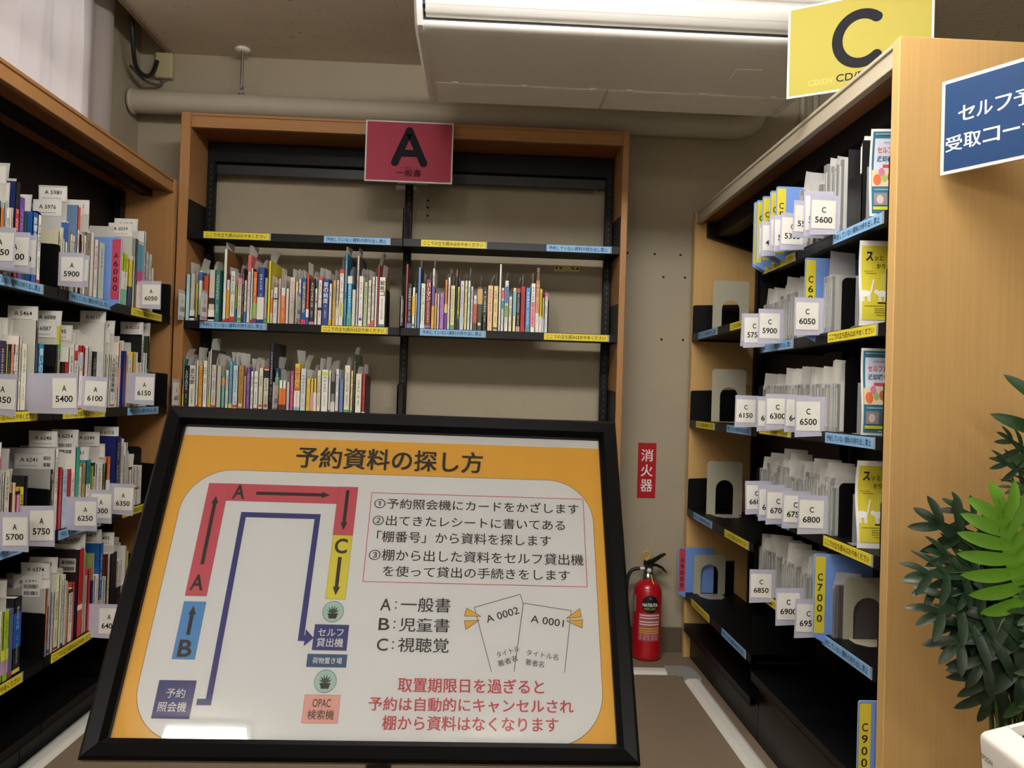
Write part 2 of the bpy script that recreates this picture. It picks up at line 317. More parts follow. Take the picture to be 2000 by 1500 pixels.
# ---------------------------------------------------------------- bits fixed to the wall behind the back bookcase
for i, (x, d) in enumerate(((-1.185, 1), (.535, -1))):
    z = 2.028 if d > 0 else 2.008
    th = thing('wall_bracket', 'steel angle bracket with one bolt at the upper %s of the back bookcase' % ('left', 'right')[i], 'bracket', T(x, RY1, z))
    mb = MB(); a = sorted((0, d*.068)); mb.box(a[0], a[1], -.004, -.0005, -.018, .018, mat('cfcabf', .35, 'zinc')); b = sorted((0, d*.004)); mb.box(b[0], b[1], -.05, -.0005, -.018, .018, mat('cfcabf', .35, 'zinc')); mb.build('angle_plate', th)
    MB().lathe([(.0005, -.012), (.006, -.011), (.009, -.007), (.009, -.004)], (d*.045, 0, 0), mat('c2b08a', .3, 'bolt_brass', metal=1), 12, 'y').build('bolt', th)
th = thing('mending_plate', 'yellowish brass plate screwed to the wall at the right of the back bookcase', 'plate', T(.36, RY1, 1.656))
MB().cbox(-.058, .058, -.004, -.0005, -.014, .014, mat('b6b06a', .35, 'brass_plate', metal=.5), .001).build('plate_body', th)
for q in (-.045, -.028, .026, .046): MB().lathe([(.0005, -.0056), (.004, -.0052), (.0045, -.004)], (q, 0, .002), BLACK, 10, 'y').build('screw', th)
# ---------------------------------------------------------------- fire extinguisher and its wall plate
th = thing('fire_extinguisher', 'red fire extinguisher on the floor at the back wall by the right bookcase', 'fire extinguisher', T(.738, 3.405, 0))
ER = mat('b01422', .28, 'extinguisher_red', var=.03, coat=.4)
MB().lathe([(.001, .0), (.056, .0), (.061, .006), (.0625, .016), (.0605, .024), (.0605, .265), (.058, .292), (.050, .310), (.036, .324), (.021, .331), (.019, .335)], (0, 0, 0), ER, 40).build('cylinder', th)
mb = MB().lathe([(.019, .331), (.022, .334), (.022, .348), (.019, .352), (.016, .356), (.016, .378)], (0, 0, 0), STEEL, 24); mb.box(-.016, .016, -.014, .016, .35, .395, mat('3a3c40', .35, 'valve', metal=.8)); mb.build('valve_body', th)
mb = MB().lathe([(.0005, -.022), (.010, -.021), (.011, -.019), (.011, -.013)], (0, 0, .372), mat('d8d6d0', .4, 'gauge'), 20, 'y'); mb.lathe([(.0105, -.0225), (.0125, -.021), (.0125, -.013)], (0, 0, .372), STEEL, 20, 'y'); mb.build('pressure_gauge', th)
mb = MB().prism([(-.02, .392), (.012, .394), (.03, .408), (.062, .432), (.072, .438), (.070, .443), (.05, .436), (.012, .414), (-.004, .412), (-.018, .41)], (0, -.011, 0), X, Z, (0, .022, 0), BLACK); mb.build('squeeze_lever', th)
mb = MB().prism([(.012, .386), (.03, .388), (.055, .378), (.075, .36), (.078, .363), (.062, .385), (.035, .397), (.012, .398)], (0, -.009, 0), X, Z, (0, .018, 0), BLACK); mb.build('carry_handle', th)
yl = mat('dba52c', .45, 'pin_yellow'); P = [(.0145*math.cos(a*.35), -.004, .434+.0165*math.sin(a*.35)) for a in range(19)]
mb = MB().tube([(x-.01, y, z) for x, y, z in P], .0035, yl, 8); mb.box(-.014, -.004, -.008, 0, .405, .42, yl); mb.build('safety_pin', th)
MB().tube([(.008, -.017, .355), (.011, -.021, .34), (.014, -.03, .326), (.018, -.036, .318)], .003, yl, 6).build('seal_tag', th)
MB().tube(smooth([(-.036, 0, .376), (-.055, 0, .374), (-.078, -.002, .36), (-.090, -.003, .32), (-.090, -.004, .25), (-.078, -.006, .14), (-.074, -.006, .05)]), .0075, mat('151517', .5, 'rubber'), 12).build('hose', th)
MB().tube([(-.014, 0, .376), (-.036, 0, .376)], .006, mat('e4e2dc', .4, 'hose_joint'), 10).build('hose_joint', th)
def wrap(mb, r, a0, a1, z0, z1, m, n=14):
    V = []
    for i in range(n+1):
        a = math.radians(a0+(a1-a0)*i/n); V += [(r*math.sin(a), -r*math.cos(a), z0), (r*math.sin(a), -r*math.cos(a), z1)]
    mb.add(V, [(2*i, 2*i+2, 2*i+3, 2*i+1) for i in range(n)], m, True)
mb = MB(); R1 = .0609; pk = mat('a8525a', .6, 'label_pink')
wrap(mb, R1, -46, 44, .085, .2, pk)
for i, (z, c) in enumerate(((.192, 'e8dcd8'), (.181, 'e8dcd8'), (.165, 'e8dcd8'), (.154, 'e8dcd8'), (.138, 'd8b030'), (.128, 'd8b030'), (.119, 'd8b030'))): wrap(mb, R1+.0003, -42, 42, z-.0022, z+.0022, mat(c, .6))
rb = random.Random(8)
for z in (.11, .104, .098, .092):
    for k in range(5): a = -40+16*k; wrap(mb, R1+.0003, a, a+rb.uniform(6, 14), z-.001, z+.001, mat('d0b0b0', .6), 3)
wrap(mb, R1, 62, 88, .205, .27, mat('d8d4d0', .6)); wrap(mb, R1, -88, -62, .2, .27, mat('8c8480', .6)); mb.build('instruction_label', th)
def wraptext(mb, r, s, z, h, wdeg, m, bold=.02):
    V, F, bb = glyphs(s, bold, 2); k = wdeg/(bb[2]-bb[0]); sy = h/(bb[3]-bb[1]); P = []
    for x, y in V:
        a = math.radians((x-(bb[0]+bb[2])/2)*k); P.append((r*math.sin(a), -r*math.cos(a), z+(y-(bb[1]+bb[3])/2)*sy))
    mb.add(P, F, m)
mb = MB(); n = 40; V = [(0, -R1-.0004, .238)]
for i in range(n):
    a = 2*math.pi*i/n; u = .039*math.cos(a)*.95; V.append((R1*math.sin(u/R1)*1.006, -R1*math.cos(u/R1)*1.006, .238+.038*math.sin(a)))
V2 = []; F = []
for j in range(1, 7):
    for i in range(n):
        a = 2*math.pi*i/n; u = .037*j/6*math.cos(a); V2.append(((R1+.0004)*math.sin(u/R1), -(R1+.0004)*math.cos(u/R1), .238+.037*j/6*math.sin(a)))
F = [(j*n+i, j*n+(i+1) % n, (j+1)*n+(i+1) % n, (j+1)*n+i) for j in range(5) for i in range(n)]+[tuple(range(n))]
mb.add(V2, F, mat('141416', .5, 'badge_black'), True)
wraptext(mb, R1+.0009, 'HATSUTA', .236, .0145, 62, mat('f0eee8', .5), .03); wraptext(mb, R1+.0009, 'PEP-10C', .2195, .0085, 46, mat('a8b43c', .5), .02)
wraptext(mb, R1+.0009, 'O', .263, .008, 8, mat('9a9a9a', .5), .04); mb.build('round_badge', th)
th = thing('fire_extinguisher_sign', 'red upright sign with white lettering on the wall above the extinguisher', 'sign', T(.737, RY1, .786))
MB().cbox(-.04, .04, -.003, -.0005, -.12, .12, mat('b3121f', .4, 'sign_red', var=.02), .0008).build('sign_plate', th)
mb = MB()
for c, z in zip('消火器', (.066, 0, -.066)): mb.text(c, (0, -.0034, 0), X, Z, (-.0255, z-.026, .0255, z+.026), mat('f0e8e8', .5), .012)
mb.build('lettering', th)
# ---------------------------------------------------------------- floor cord covers
th = thing('cord_cover', 'white floor cord cover running round the back right corner with a grey elbow', 'cord cover', T(0, 0, 0))
def cordstrip(mb, p, q, w, m, h=.011):
    p, q = Vector(p), Vector(q); d = (q-p).normalized(); s = Vector((-d.y, d.x, 0)); P = [(-w/2, .0005), (-w*.32, h*.8), (-w*.2, h), (w*.2, h), (w*.32, h*.8), (w/2, .0005)]
    mb.prism(P, p, s, Z, q-p, m)
GR = mat('8e918e', .5, 'elbow_grey'); CW = mat('d9d6cd', .5, 'cord_white')
mb = MB(); cordstrip(mb, (.585, 3.225, 0), (.80, 3.225, 0), .075, CW); mb.build('cover_strip', th)
mb = MB(); cordstrip(mb, (.863, 3.14, 0), (.863, .9, 0), .066, CW); mb.build('cover_strip', th)
mb = MB(); P = [(.78, 3.2655), (.86, 3.266), (.885, 3.252), (.898, 3.2), (.8985, 3.12), (.8275, 3.118), (.83, 3.165), (.815, 3.184), (.78, 3.1845)]
mb.prism(P, (0, 0, .0005), X, Y, (0, 0, .0125), GR); mb.build('elbow_piece', th)
th = thing('cord_cover', 'white floor cord cover along the foot of the left bookcase', 'cord cover', T(0, 0, 0))
mb = MB(); cordstrip(mb, (-1.235, 3.15, 0), (-1.235, 1.535, 0), .068, CW); mb.build('cover_strip', th)
BOOKS={
'B2L':[
 [-1.1692,0.0158,0.181,0.14,'a9cfd6',{'s':0.054}],
 [-1.1524,0.0182,0.185,0.14,'c4c0b2',{'b':[(0,0.22,'e9e6dd'),(0.05,0.09,'5aa05a')],'s':0.037}],
 [-1.1332,0.0104,0.147,0.128,'c3c64c',{'b':[(0,0.1,'6a6f74')],'s':0.043}],
 [-1.1218,0.0136,0.198,0.14,'e9e6dd',{'b':[(0.8,0.97,'4668a8'),(0,0.12,'2b2b30')],'s':0.052}],
 [-1.1025,0.02,0.178,0.128,'c8552e',{'s':0.031}],
 [-1.081,0.0237,0.202,0.145,'cfc9ba',{'b':[(0,0.22,'e9e6dd'),(0.03,0.08,'4f9d75'),(0.33,0.45,'2a2a2a')],'t':'0','s':0.042}],
 [-1.0564,0.0196,0.202,0.145,'3f7f78',{'t':'cfe0dc','s':0.03}],
 [-1.0261,0.0131,0.286,0.206,'e9e6dd',{'c':'8a5a33','b':[(0,0.03,'b8432f')],'s':0.032}],
 [-1.0114,0.0113,0.165,0.128,'e9e6dd',{'b':[(0.1,0.75,'d9a02d'),(0,0.08,'c23a2e')],'s':0.056}],
 [-0.9986,0.02,0.2,0.144,'e9e6dd',{'b':[(0,0.1,'c8403a')],'t':'444444','s':0}],
 [-0.9776,0.0059,0.141,0.128,'9fb04a',{'b':[(0,0.35,'2f6d9c')],'s':0.031}],
 [-0.9702,0.0173,0.174,0.128,'dcd6c4',{'b':[(0.85,1,'d78ba0'),(0.02,0.1,'5aa05a')],'t':'333333','s':0.056}],
 [-0.9518,0.0077,0.212,0.153,'5a2f38',{'t':'e8d8d8','s':0.036}],
 [-0.9431,0.009,0.165,0.128,'e9e6dd',{'b':[(0.0,0.25,'3f7fb0')],'t':'3f5fb0','s':0.031}],
 [-0.9321,0.0127,0.266,0.192,'e9e6dd',{'b':[(0.75,1,'d46a66')],'t':'cc4444','s':0.042}],
 [-0.9183,0.0072,0.215,0.155,'e9e6dd',{'c':'5a2a34','b':[(0,0.05,'c23a2e')],'s':0.037}],
 [-0.9091,0.0155,0.2,0.144,'e0762c',{'b':[(0,0.08,'7a3f8c'),(0.08,0.38,'8fb84a')],'t':'f6efe0','s':0.036}],
 [-0.8921,0.0261,0.219,0.158,'2c4a9c',{'b':[(0,0.06,'2a3a80'),(0.06,0.46,'e9e6dd')],'t':'f1f1f1','s':0.038}],
 [-0.8641,0.0118,0.178,0.128,'b0aea0',{'b':[(0,0.1,'4f9d60')],'s':0.053}],
 [-0.8512,0.0104,0.246,0.177,'e8d430',{'c':'d8c832','s':0.048}],
 [-0.8392,0.0077,0.132,0.128,'e9e6dd',{'b':[(0.3,0.75,'e27a35'),(0.0,0.3,'c9c4b4')],'s':0.058}],
 [-0.83,0.0178,0.142,0.128,'e4e0d6',{'b':[(0.66,0.7,'26262a')],'t':'444444','s':0.033}],
 [-0.8102,0.0095,0.177,0.128,'e2c9c4',{'t':'b06a70','s':0.05}],
 [-0.7992,0.0178,0.141,0.128,'e9e6dd',{'b':[(0,0.78,'dc7434')],'t':'fbe6d0','s':0.056}],
 [-0.7798,0.0123,0.139,0.128,'e0ddd4',{'s':0.053}],
 [-0.766,0.0215,0.184,0.14,'ded3c5',{'t':'b88a80','s':0.038}],
 [-0.7429,0.0105,0.168,0.128,'e6deb4',{'s':0.055}],
 [-0.7314,0.0105,0.177,0.128,'e9e6dd',{'t':'222222','s':0.044}],
 [-0.7198,0.0188,0.182,0.14,'1f4fa8',{'b':[(0,0.1,'d0405a')],'t':('DIEWITHZERO','e8d640'),'s':0.031}],
 [-0.7,0.01,0.198,0.14,'e0532f',{'b':[(0.0,0.14,'2f4fa8'),(0.14,0.3,'e9e6dd')],'s':0.052}],
 [-0.6875,0.0197,0.182,0.14,'1e1e20',{'t':'e8e8e8','b':[(0,0.06,'d08a9a')],'s':0.035}],
 [-0.6667,0.0105,0.143,0.128,'e9e6dd',{'b':[(0.62,0.66,'c23a2e')],'t':'333333','s':0.05}],
 [-0.6547,0.0156,0.19,0.14,'e9e6dd',{'b':[(0.93,1,'d0503f'),(0.3,0.36,'1e1e20')],'t':'c23a2e','s':0.04}],
 [-0.6371,0.0253,0.182,0.14,'27408b',{'t':('青の純度','e6e6ee'),'s':0.044}],
 [-0.6108,0.0105,0.164,0.128,'e9e6dd',{'b':[(0,0.12,'d0b040'),(0.7,0.8,'9ab0c8')],'s':0.045}],
 [-0.5978,0.0133,0.179,0.128,'d7ae5c',{'t':'7a5a20','s':0.044}],
 [-0.5834,0.0105,0.179,0.128,'ded8c8',{'b':[(0,0.4,'e9e6dd')],'t':'222222','s':0.031}],
 [-0.5719,0.0179,0.222,0.16,'e9e6dd',{'b':[(0.93,1,'c8403a'),(0.15,0.4,'c9d48a')],'t':'b83a3a','s':0.058}],
 [-0.5524,0.0115,0.285,0.205,'2f7fa6',{'c':'2a6a8c','t':'d8e8f0','s':0.033}],
 [-0.5394,0.0175,0.197,0.14,'3fa0c8',{'b':[(0,0.25,'4f9d8a'),(0.85,1,'e9e6dd')],'t':'e8f4f8','s':0.044}],
 [-0.5204,0.0147,0.144,0.128,'dcd9d0',{'s':0}],
 [-0.5046,0.0082,0.28,0.202,'d8d6d0',{'c':'55504a','t':'666666','s':0.038}],
 [-0.4954,0.0184,0.199,0.14,'efece4',{'b':[(0,0.02,'e9e6dd')],'t':'c84a44','dot':'2f5fa8','s':0.037}],
 [-0.4754,0.0157,0.176,0.128,'b9c9a3',{'t':'4a6a3a','s':0.057}],
 [-0.4582,0.0133,0.184,0.14,'e2dcc6',{'b':[(0,0.06,'d07a8a')],'t':'444444','s':0.043}],
 [-0.4433,0.0115,0.198,0.14,'e9e6dd',{'b':[(0,0.12,'d8604a')],'t':'555555','s':0.045}],
 [-0.4303,0.0082,0.199,0.14,'e9e6dd',{'s':0}],
 [-0.421,0.005,0.25,0.18,'b2403f',{'c':'a03a3a','s':0.052}],
 [-0.4145,0.025,0.197,0.14,'efece2',{'c':'b08a3c','b':[(0,0.05,'2f7f9a')],'t':('戦略コ','222222'),'s':0.055}],
],
'B2R':[
 [-0.3098,0.0073,0.253,0.182,'a84a48',{'c':'8a3c3c','s':0}],
 [-0.3014,0.0167,0.176,0.128,'2a2a2c',{'b':[(0,0.1,'6a80c0')],'t':'e8e8e8','s':0}],
 [-0.2827,0.0111,0.162,0.128,'f0eee6',{'b':[(0.3,0.78,'e3b23c'),(0.04,0.1,'4f9d4f')],'s':0.032}],
 [-0.2706,0.0073,0.139,0.128,'a9a79c',{'s':0.051}],
 [-0.2617,0.0111,0.243,0.175,'5c8fd0',{'c':'27324a','s':0.039}],
 [-0.2491,0.0181,0.178,0.128,'dfe6d2',{'b':[(0,0.08,'e9e6dd')],'t':'556655','s':0.047}],
 [-0.23,0.0214,0.196,0.14,'8c3030',{'t':('バーマン','f2ece6'),'b':[(0.02,0.06,'6a80c0')],'s':0.034}],
 [-0.2052,0.0097,0.24,0.173,'e9e6dd',{'b':[(0,0.38,'e0b83c'),(0.38,0.7,'6a60b0')],'t':'444488','s':0.041}],
 [-0.194,0.0097,0.142,0.128,'e09a4c',{'t':'f8ead8','s':0.058}],
 [-0.1832,0.0083,0.14,0.128,'d6cfe0',{'s':0}],
 [-0.1734,0.0176,0.143,0.128,'b07cc4',{'t':'6a3a8c','s':0.042}],
 [-0.1542,0.0102,0.197,0.14,'e2973c',{'b':[(0,0.33,'6a3a8c'),(0.33,0.5,'f0d890')],'t':'a03a6a','s':0.031}],
 [-0.1425,0.0097,0.207,0.149,'ece6dc',{'t':'c23a2e','s':0.043}],
 [-0.1313,0.0181,0.175,0.128,'e6e2a8',{'b':[(0,0.1,'5aa05a')],'t':'555544','s':0.041}],
 [-0.1107,0.005,0.239,0.172,'3a2a2c',{'b':[(0.88,1,'a83a3a')],'c':'222226','s':0}],
 [-0.1041,0.0092,0.171,0.128,'b8c83c',{'b':[(0,0.25,'2a2a2a'),(0.25,0.35,'6a8a3a')],'t':'3a4a20','s':0.046}],
 [-0.0933,0.0167,0.195,0.14,'d8d0dc',{'b':[(0.1,0.25,'b9d0d0')],'t':'8a70a0','s':0.031}],
 [-0.0755,0.0111,0.196,0.14,'e8e090',{'t':'b07a3a','s':0.034}],
 [-0.0633,0.0111,0.196,0.14,'d9e6dc',{'t':'5f9a90','s':0.058}],
 [-0.0507,0.0097,0.174,0.128,'d9d6e2',{'t':'555577','s':0.035}],
 [-0.0394,0.0135,0.138,0.128,'efece4',{'b':[(0.2,0.75,'d85a3a'),(0,0.2,'5a4a3c')],'t':'444444','s':0}],
 [-0.0239,0.0191,0.174,0.128,'37493e',{'b':[(0.6,0.95,'d0a45c')],'dot':'d8d0b8','s':0.051}],
 [-0.0014,0.0149,0.173,0.128,'1e1e20',{'t':'ececec','s':0}],
 [0.0165,0.0215,0.18,0.14,'efc49a',{'t':'b85a3a','s':0.052}],
 [0.0395,0.0192,0.179,0.128,'e4cf94',{'t':'8a7a40','b':[(0.03,0.08,'6a5a30')],'s':0.057}],
 [0.0607,0.0093,0.267,0.192,'e9e8e2',{'c':'222024','s':0}],
 [0.071,0.0116,0.173,0.128,'ecebe4',{'b':[(0.75,0.95,'d8564a'),(0.52,0.7,'3f9aa8')],'t':'444444','s':0.051}],
 [0.0842,0.0159,0.202,0.145,'e9e6dd',{'b':[(0.55,0.88,'5a80b8'),(0.28,0.5,'7aa85a')],'t':'444444','s':0.043}],
 [0.1016,0.0135,0.139,0.128,'ece4cc',{'t':'555544','s':0.044}],
 [0.1181,0.0126,0.174,0.128,'eee6b0',{'b':[(0.35,0.92,'7fb4bc')],'s':0}],
 [0.1323,0.015,0.173,0.128,'2a2024',{'b':[(0.9,1,'b8303a'),(0,0.12,'c0a090')],'t':'e0d0d0','s':0.053}],
 [0.1488,0.0187,0.181,0.14,'b8242f',{'t':'8c1a24','s':0.055}],
 [0.1686,0.0192,0.176,0.128,'4f97cf',{'t':'e4eef4','b':[(0,0.06,'4f9d60')],'s':0}],
 [0.1893,0.0183,0.195,0.14,'f0eee8',{'b':[(0.1,0.62,'e0909a')],'t':'444444','s':0.046}],
 [0.2096,0.0131,0.258,0.186,'7a5a3c',{'b':[(0.0,0.3,'e9e6dd'),(0.3,0.8,'e0a070')],'c':'8a6a44','t':'3a2a1c','s':0}],
 [0.2243,0.0107,0.174,0.128,'efcf2f',{'b':[(0,0.36,'e9e6dd')],'t':'6a5a10','s':0.044}],
 [0.2366,0.007,0.139,0.128,'d0c83c',{'b':[(0,0.4,'c9d0d4')],'s':0.039}],
 [0.2451,0.0136,0.16,0.128,'d6dadc',{'b':[(0.9,1,'c84a8c')],'t':'888899','s':0.035}],
],
'B3L':[
 [-1.1692,0.0044,0.2,0.144,'7fae4e',{'c':'2f6a8c','b':[(0,0.3,'dcc84c'),(0.3,0.48,'e08a4a')],'s':0.045}],
 [-1.1638,0.0178,0.174,0.128,'232325',{'t':'dcdcdc','b':[(0.02,0.08,'c84a4a')],'s':0.047}],
 [-1.1445,0.0254,0.175,0.128,'dfdcd0',{'t':('変な家','2a2a2a'),'s':0.032}],
 [-1.1181,0.0076,0.196,0.14,'e9e6dd',{'b':[(0.06,0.1,'c84a3a')],'s':0.053}],
 [-1.1089,0.0163,0.176,0.128,'e9a23c',{'b':[(0,0.05,'c8403a')],'t':'a0601c','s':0.037}],
 [-1.0911,0.0168,0.195,0.14,'efede6',{'t':'555555','b':[(0,0.04,'c88a94')],'s':0}],
 [-1.0729,0.0044,0.232,0.167,'cfc9b4',{'s':0.053}],
 [-1.0674,0.0067,0.24,0.173,'e4e2da',{'c':'55504a','b':[(0.05,0.25,'dcc84c')],'s':0.048}],
 [-1.0591,0.0191,0.18,0.14,'d6d2c4',{'b':[(0.04,0.12,'c8505a')],'t':'666666','s':0.048}],
 [-1.0381,0.0177,0.176,0.128,'c5c2b0',{'b':[(0,0.08,'4f9d4f')],'s':0.045}],
 [-1.0189,0.0136,0.139,0.128,'59b3ac',{'b':[(0.72,0.9,'e07a4a')],'t':'e0f0ee','s':0.049}],
 [-1.0038,0.0122,0.161,0.128,'e9e6dd',{'t':'555555','b':[(0,0.05,'c84a4a')],'s':0.051}],
 [-0.9901,0.0127,0.196,0.14,'74b8d4',{'b':[(0,0.15,'d8d04a')],'t':'2a6a9a','s':0.038}],
 [-0.9764,0.0205,0.18,0.14,'cfdde4',{'t':'4a80b0','b':[(0.08,0.14,'d0504a')],'s':0.054}],
 [-0.9539,0.0214,0.181,0.14,'b98f4c',{'dot':'e0d0b0','t':'8a6a34','s':0.05}],
 [-0.9315,0.0077,0.14,0.128,'e2a890',{'s':0.05}],
 [-0.9227,0.015,0.173,0.128,'7a56a5',{'t':'c8b0e0','s':0}],
 [-0.9062,0.0113,0.159,0.128,'f0eee8',{'b':[(0,0.06,'2f3f6a')],'t':'555555','s':0.052}],
 [-0.8934,0.0173,0.16,0.128,'efede6',{'b':[(0,0.1,'b84a4a')],'t':'444444','s':0.056}],
 [-0.8746,0.0173,0.174,0.128,'e8e0c8',{'dot':'d04a3c','t':'555544','b':[(0,0.08,'4f9d4f')],'s':0.033}],
 [-0.8553,0.0201,0.179,0.128,'e4dfca',{'b':[(0.95,1,'c23a3a'),(0.75,0.92,'222222')],'t':'222222','dot':'c84a3c','s':0.036}],
 [-0.8337,0.0146,0.275,0.198,'1e1e28',{'c':'2a2c3c','t':'c8ccd8','s':0}],
 [-0.8116,0.015,0.174,0.128,'2f5a6a',{'b':[(0.4,0.8,'4f9d6a')],'t':'d8e8e8','s':0.048}],
 [-0.7951,0.0137,0.128,0.128,'f0eee8',{'b':[(0.25,0.75,'e07434'),(0,0.25,'5a3428')],'s':0.044}],
 [-0.7799,0.0127,0.128,0.128,'f0eee8',{'b':[(0.25,0.75,'e07434'),(0,0.25,'5a3428')],'s':0.04}],
 [-0.7656,0.0128,0.122,0.128,'c2beb4',{'s':0.046}],
 [-0.7514,0.0141,0.166,0.128,'c4508a',{'t':'f0d0e0','s':0}],
 [-0.7357,0.022,0.195,0.14,'eac83c',{'b':[(0,0.12,'7fb8d8'),(0.12,0.45,'eee8d8'),(0.45,0.5,'d07a3a')],'t':('お金の大学','c8405a'),'s':0.056}],
 [-0.7117,0.0215,0.177,0.128,'d4dcdc',{'t':'6a7a8a','s':0.058}],
 [-0.6882,0.0165,0.138,0.128,'ecc94f',{'t':'c0902c','s':0.035}],
 [-0.6707,0.0109,0.139,0.128,'ecc95f',{'b':[(0,0.6,'e0a0a0')],'s':0.057}],
 [-0.6587,0.0105,0.139,0.128,'f0d05f',{'b':[(0,0.6,'ece8dc')],'s':0}],
 [-0.6467,0.0156,0.172,0.128,'e4dcc8',{'t':'7a6a4a','b':[(0,0.06,'c8505a')],'s':0.05}],
 [-0.6292,0.0267,0.175,0.128,'efeee8',{'b':[(0.86,0.95,'c8d86a')],'t':'556655','s':0.053}],
 [-0.601,0.0082,0.174,0.128,'ece8e0',{'b':[(0,0.1,'4f9d4f')],'s':0.038}],
 [-0.5913,0.016,0.162,0.128,'8a8680',{'b':[(0,0.3,'dcd8d0'),(0.5,0.8,'2a2a2c')],'s':0.054}],
 [-0.5742,0.0137,0.179,0.128,'e6eaee',{'b':[(0,0.08,'b84a5a')],'t':'5a7ab0','s':0}],
 [-0.5584,0.017,0.14,0.128,'6a7fb5',{'t':'8c9cc8','s':0.052}],
 [-0.5399,0.023,0.195,0.14,'e8e2cc',{'b':[(0,0.1,'4f9d60')],'t':'555544','s':0.034}],
 [-0.5149,0.0096,0.175,0.128,'e8d8a0',{'b':[(0,0.1,'6aa04a')],'t':'8a5a2c','s':0.052}],
 [-0.5043,0.0077,0.24,0.173,'2a2826',{'c':'55604a','t':'d8d0c0','s':0.031}],
 [-0.495,0.0244,0.163,0.128,'e8e4d0',{'t':'666655','s':0.031}],
 [-0.469,0.0124,0.164,0.128,'b02a2a',{'b':[(0,0.08,'e9e6dd')],'t':'d88080','s':0.039}],
],
'L1':[
 [2.0272,0.0192,0.176,0.128,'d8d4c8',{'s':0.033}],
 [2.0488,0.0126,0.182,0.14,'26262a',{'t':'e8e8e8','s':0.034}],
 [2.0637,0.0117,0.166,0.128,'e07a35',{'s':0.041}],
 [2.0764,0.0082,0.182,0.14,'b8c4c4',{'t':'66707a','n':'5097','s':0.095,'a':0.004}],
 [2.0867,0.0154,0.17,0.128,'e9e6dd',{'t':'222222','n':'5099','s':0.068,'a':0.004}],
 [2.1031,0.0066,0.175,0.128,'e8e2d8',{'t':'a03a3a','s':0}],
 [2.1173,0.0183,0.247,0.178,'c03a30',{'b':[(0.72,1,'24242a')],'t':'f0e4dc','c':'24306a','s':0.05,'n':''}],
 [2.1394,0.0228,0.213,0.153,'6a4a9c',{'t':'b8a0d0','s':0.051}],
 [2.1668,0.0151,0.179,0.128,'2c4a44',{'b':[(0.45,0.62,'7fc8c0')],'s':0.045}],
 [2.2086,0.0239,0.189,0.14,'2f5fb0',{'t':('影響力','f4f4f8'),'c':'2f5fb0','s':0.05,'n':'8'}],
 [2.234,0.017,0.187,0.14,'f0eee2',{'t':'333333','b':[(0,0.05,'b83030')],'s':0}],
 [2.3445,0.0104,0.164,0.128,'dfd9a0',{'c':'d9d3b8','t':'55553a','n':'5976','s':0.09,'a':0.004}],
 [2.3559,0.0054,0.177,0.128,'e4e0d0',{'t':'333333','s':0.035}],
 [2.3623,0.0089,0.146,0.128,'e8dcd8',{'s':0.036}],
 [2.3722,0.0125,0.199,0.14,'e8ecf0',{'b':[(0.7,0.98,'3f62b0')],'n':'5981','s':0.103,'a':0.004}],
 [2.3876,0.0114,0.178,0.128,'8a9298',{'c':'a8b0b4','s':0}],
 [2.4011,0.0157,0.168,0.128,'e2dcc4',{'t':'777766','s':0.053}],
 [2.4203,0.0144,0.167,0.128,'e8e6dc',{'t':'555555','s':0.035}],
 [2.4376,0.0134,0.261,0.188,'ece6dc',{'t':'c23a2e','b':[(0.72,0.98,'e05a4a')],'c':'6a86a8','s':0.02}],
 [2.4639,0.0119,0.178,0.128,'5a2a24',{'n':'5998','s':0.101,'a':0.004}],
 [2.4777,0.0145,0.18,0.14,'efece4',{'t':'1e1e20','s':0.048}],
 [2.4932,0.0323,0.192,0.14,'8d8574',{'t':'6a6250','n':'6001','s':0.101,'a':0.004}],
 [2.5272,0.0221,0.2,0.144,'e6e2d6',{'s':0.05,'n':''}],
 [2.5543,0.0219,0.182,0.14,'efe8e0',{'t':'c23038','s':0.054}],
 [2.5808,0.0391,0.179,0.128,'b9ccc4',{'t':'5a6a66','s':0}],
 [2.7286,0.0185,0.22,0.158,'dcd6c8',{'s':0.04}],
 [2.7559,0.028,0.174,0.128,'c8d83c',{'b':[(0,0.3,'7fc0a0'),(0.3,0.65,'e9e6dd')],'t':'2a6a4a','s':0.05,'n':''}],
 [2.8016,0.0306,0.162,0.128,'e8d42c',{'b':[(0,0.42,'24284a')],'n':'6039','s':0.125,'a':0.004}],
 [2.8331,0.0131,0.176,0.128,'dcdcd8',{'s':0.03}],
 [2.8473,0.0159,0.241,0.174,'55585a',{'c':'8a8c8c','n':'6062','s':0.071,'a':0.004}],
 [2.8669,0.0428,0.239,0.172,'e8c8b0',{'b':[(0.55,0.95,'5aa0b8'),(0.4,0.55,'d04a8c'),(0,0.35,'e8d8c0')],'t':'d0408a','s':0}],
 [2.9108,0.0151,0.28,0.202,'dfe2e6',{'t':'333344','s':0}],
 [2.9347,0.0181,0.212,0.153,'e4dcd4',{'t':'a02a34','s':0}],
 [2.9552,0.0263,0.207,0.149,'dcdad2',{'t':'888888','s':0.047}],
 [2.9884,0.018,0.161,0.128,'efede8',{'s':0.044}],
],
'L2':[
 [2.0488,0.0231,0.163,0.128,'cfcac0',{'s':0.051}],
 [2.0729,0.03,0.179,0.128,'3a2a48',{'b':[(0.0,0.4,'16141a')],'t':'e8e0f0','s':0.06}],
 [2.1046,0.0061,0.171,0.128,'b8c04a',{'s':0.056}],
 [2.112,0.0159,0.172,0.128,'222224',{'t':'8a8a8a','s':0.05}],
 [2.1289,0.0142,0.173,0.128,'e09a84',{'t':'b85a4a','s':0.056}],
 [2.1442,0.0145,0.173,0.128,'e8ccc0',{'b':[(0.6,0.85,'e9e6dd')],'t':'445','s':0.07,'n':'8'}],
 [2.1636,0.012,0.197,0.14,'e8e4d8',{'t':'333333','s':0.043}],
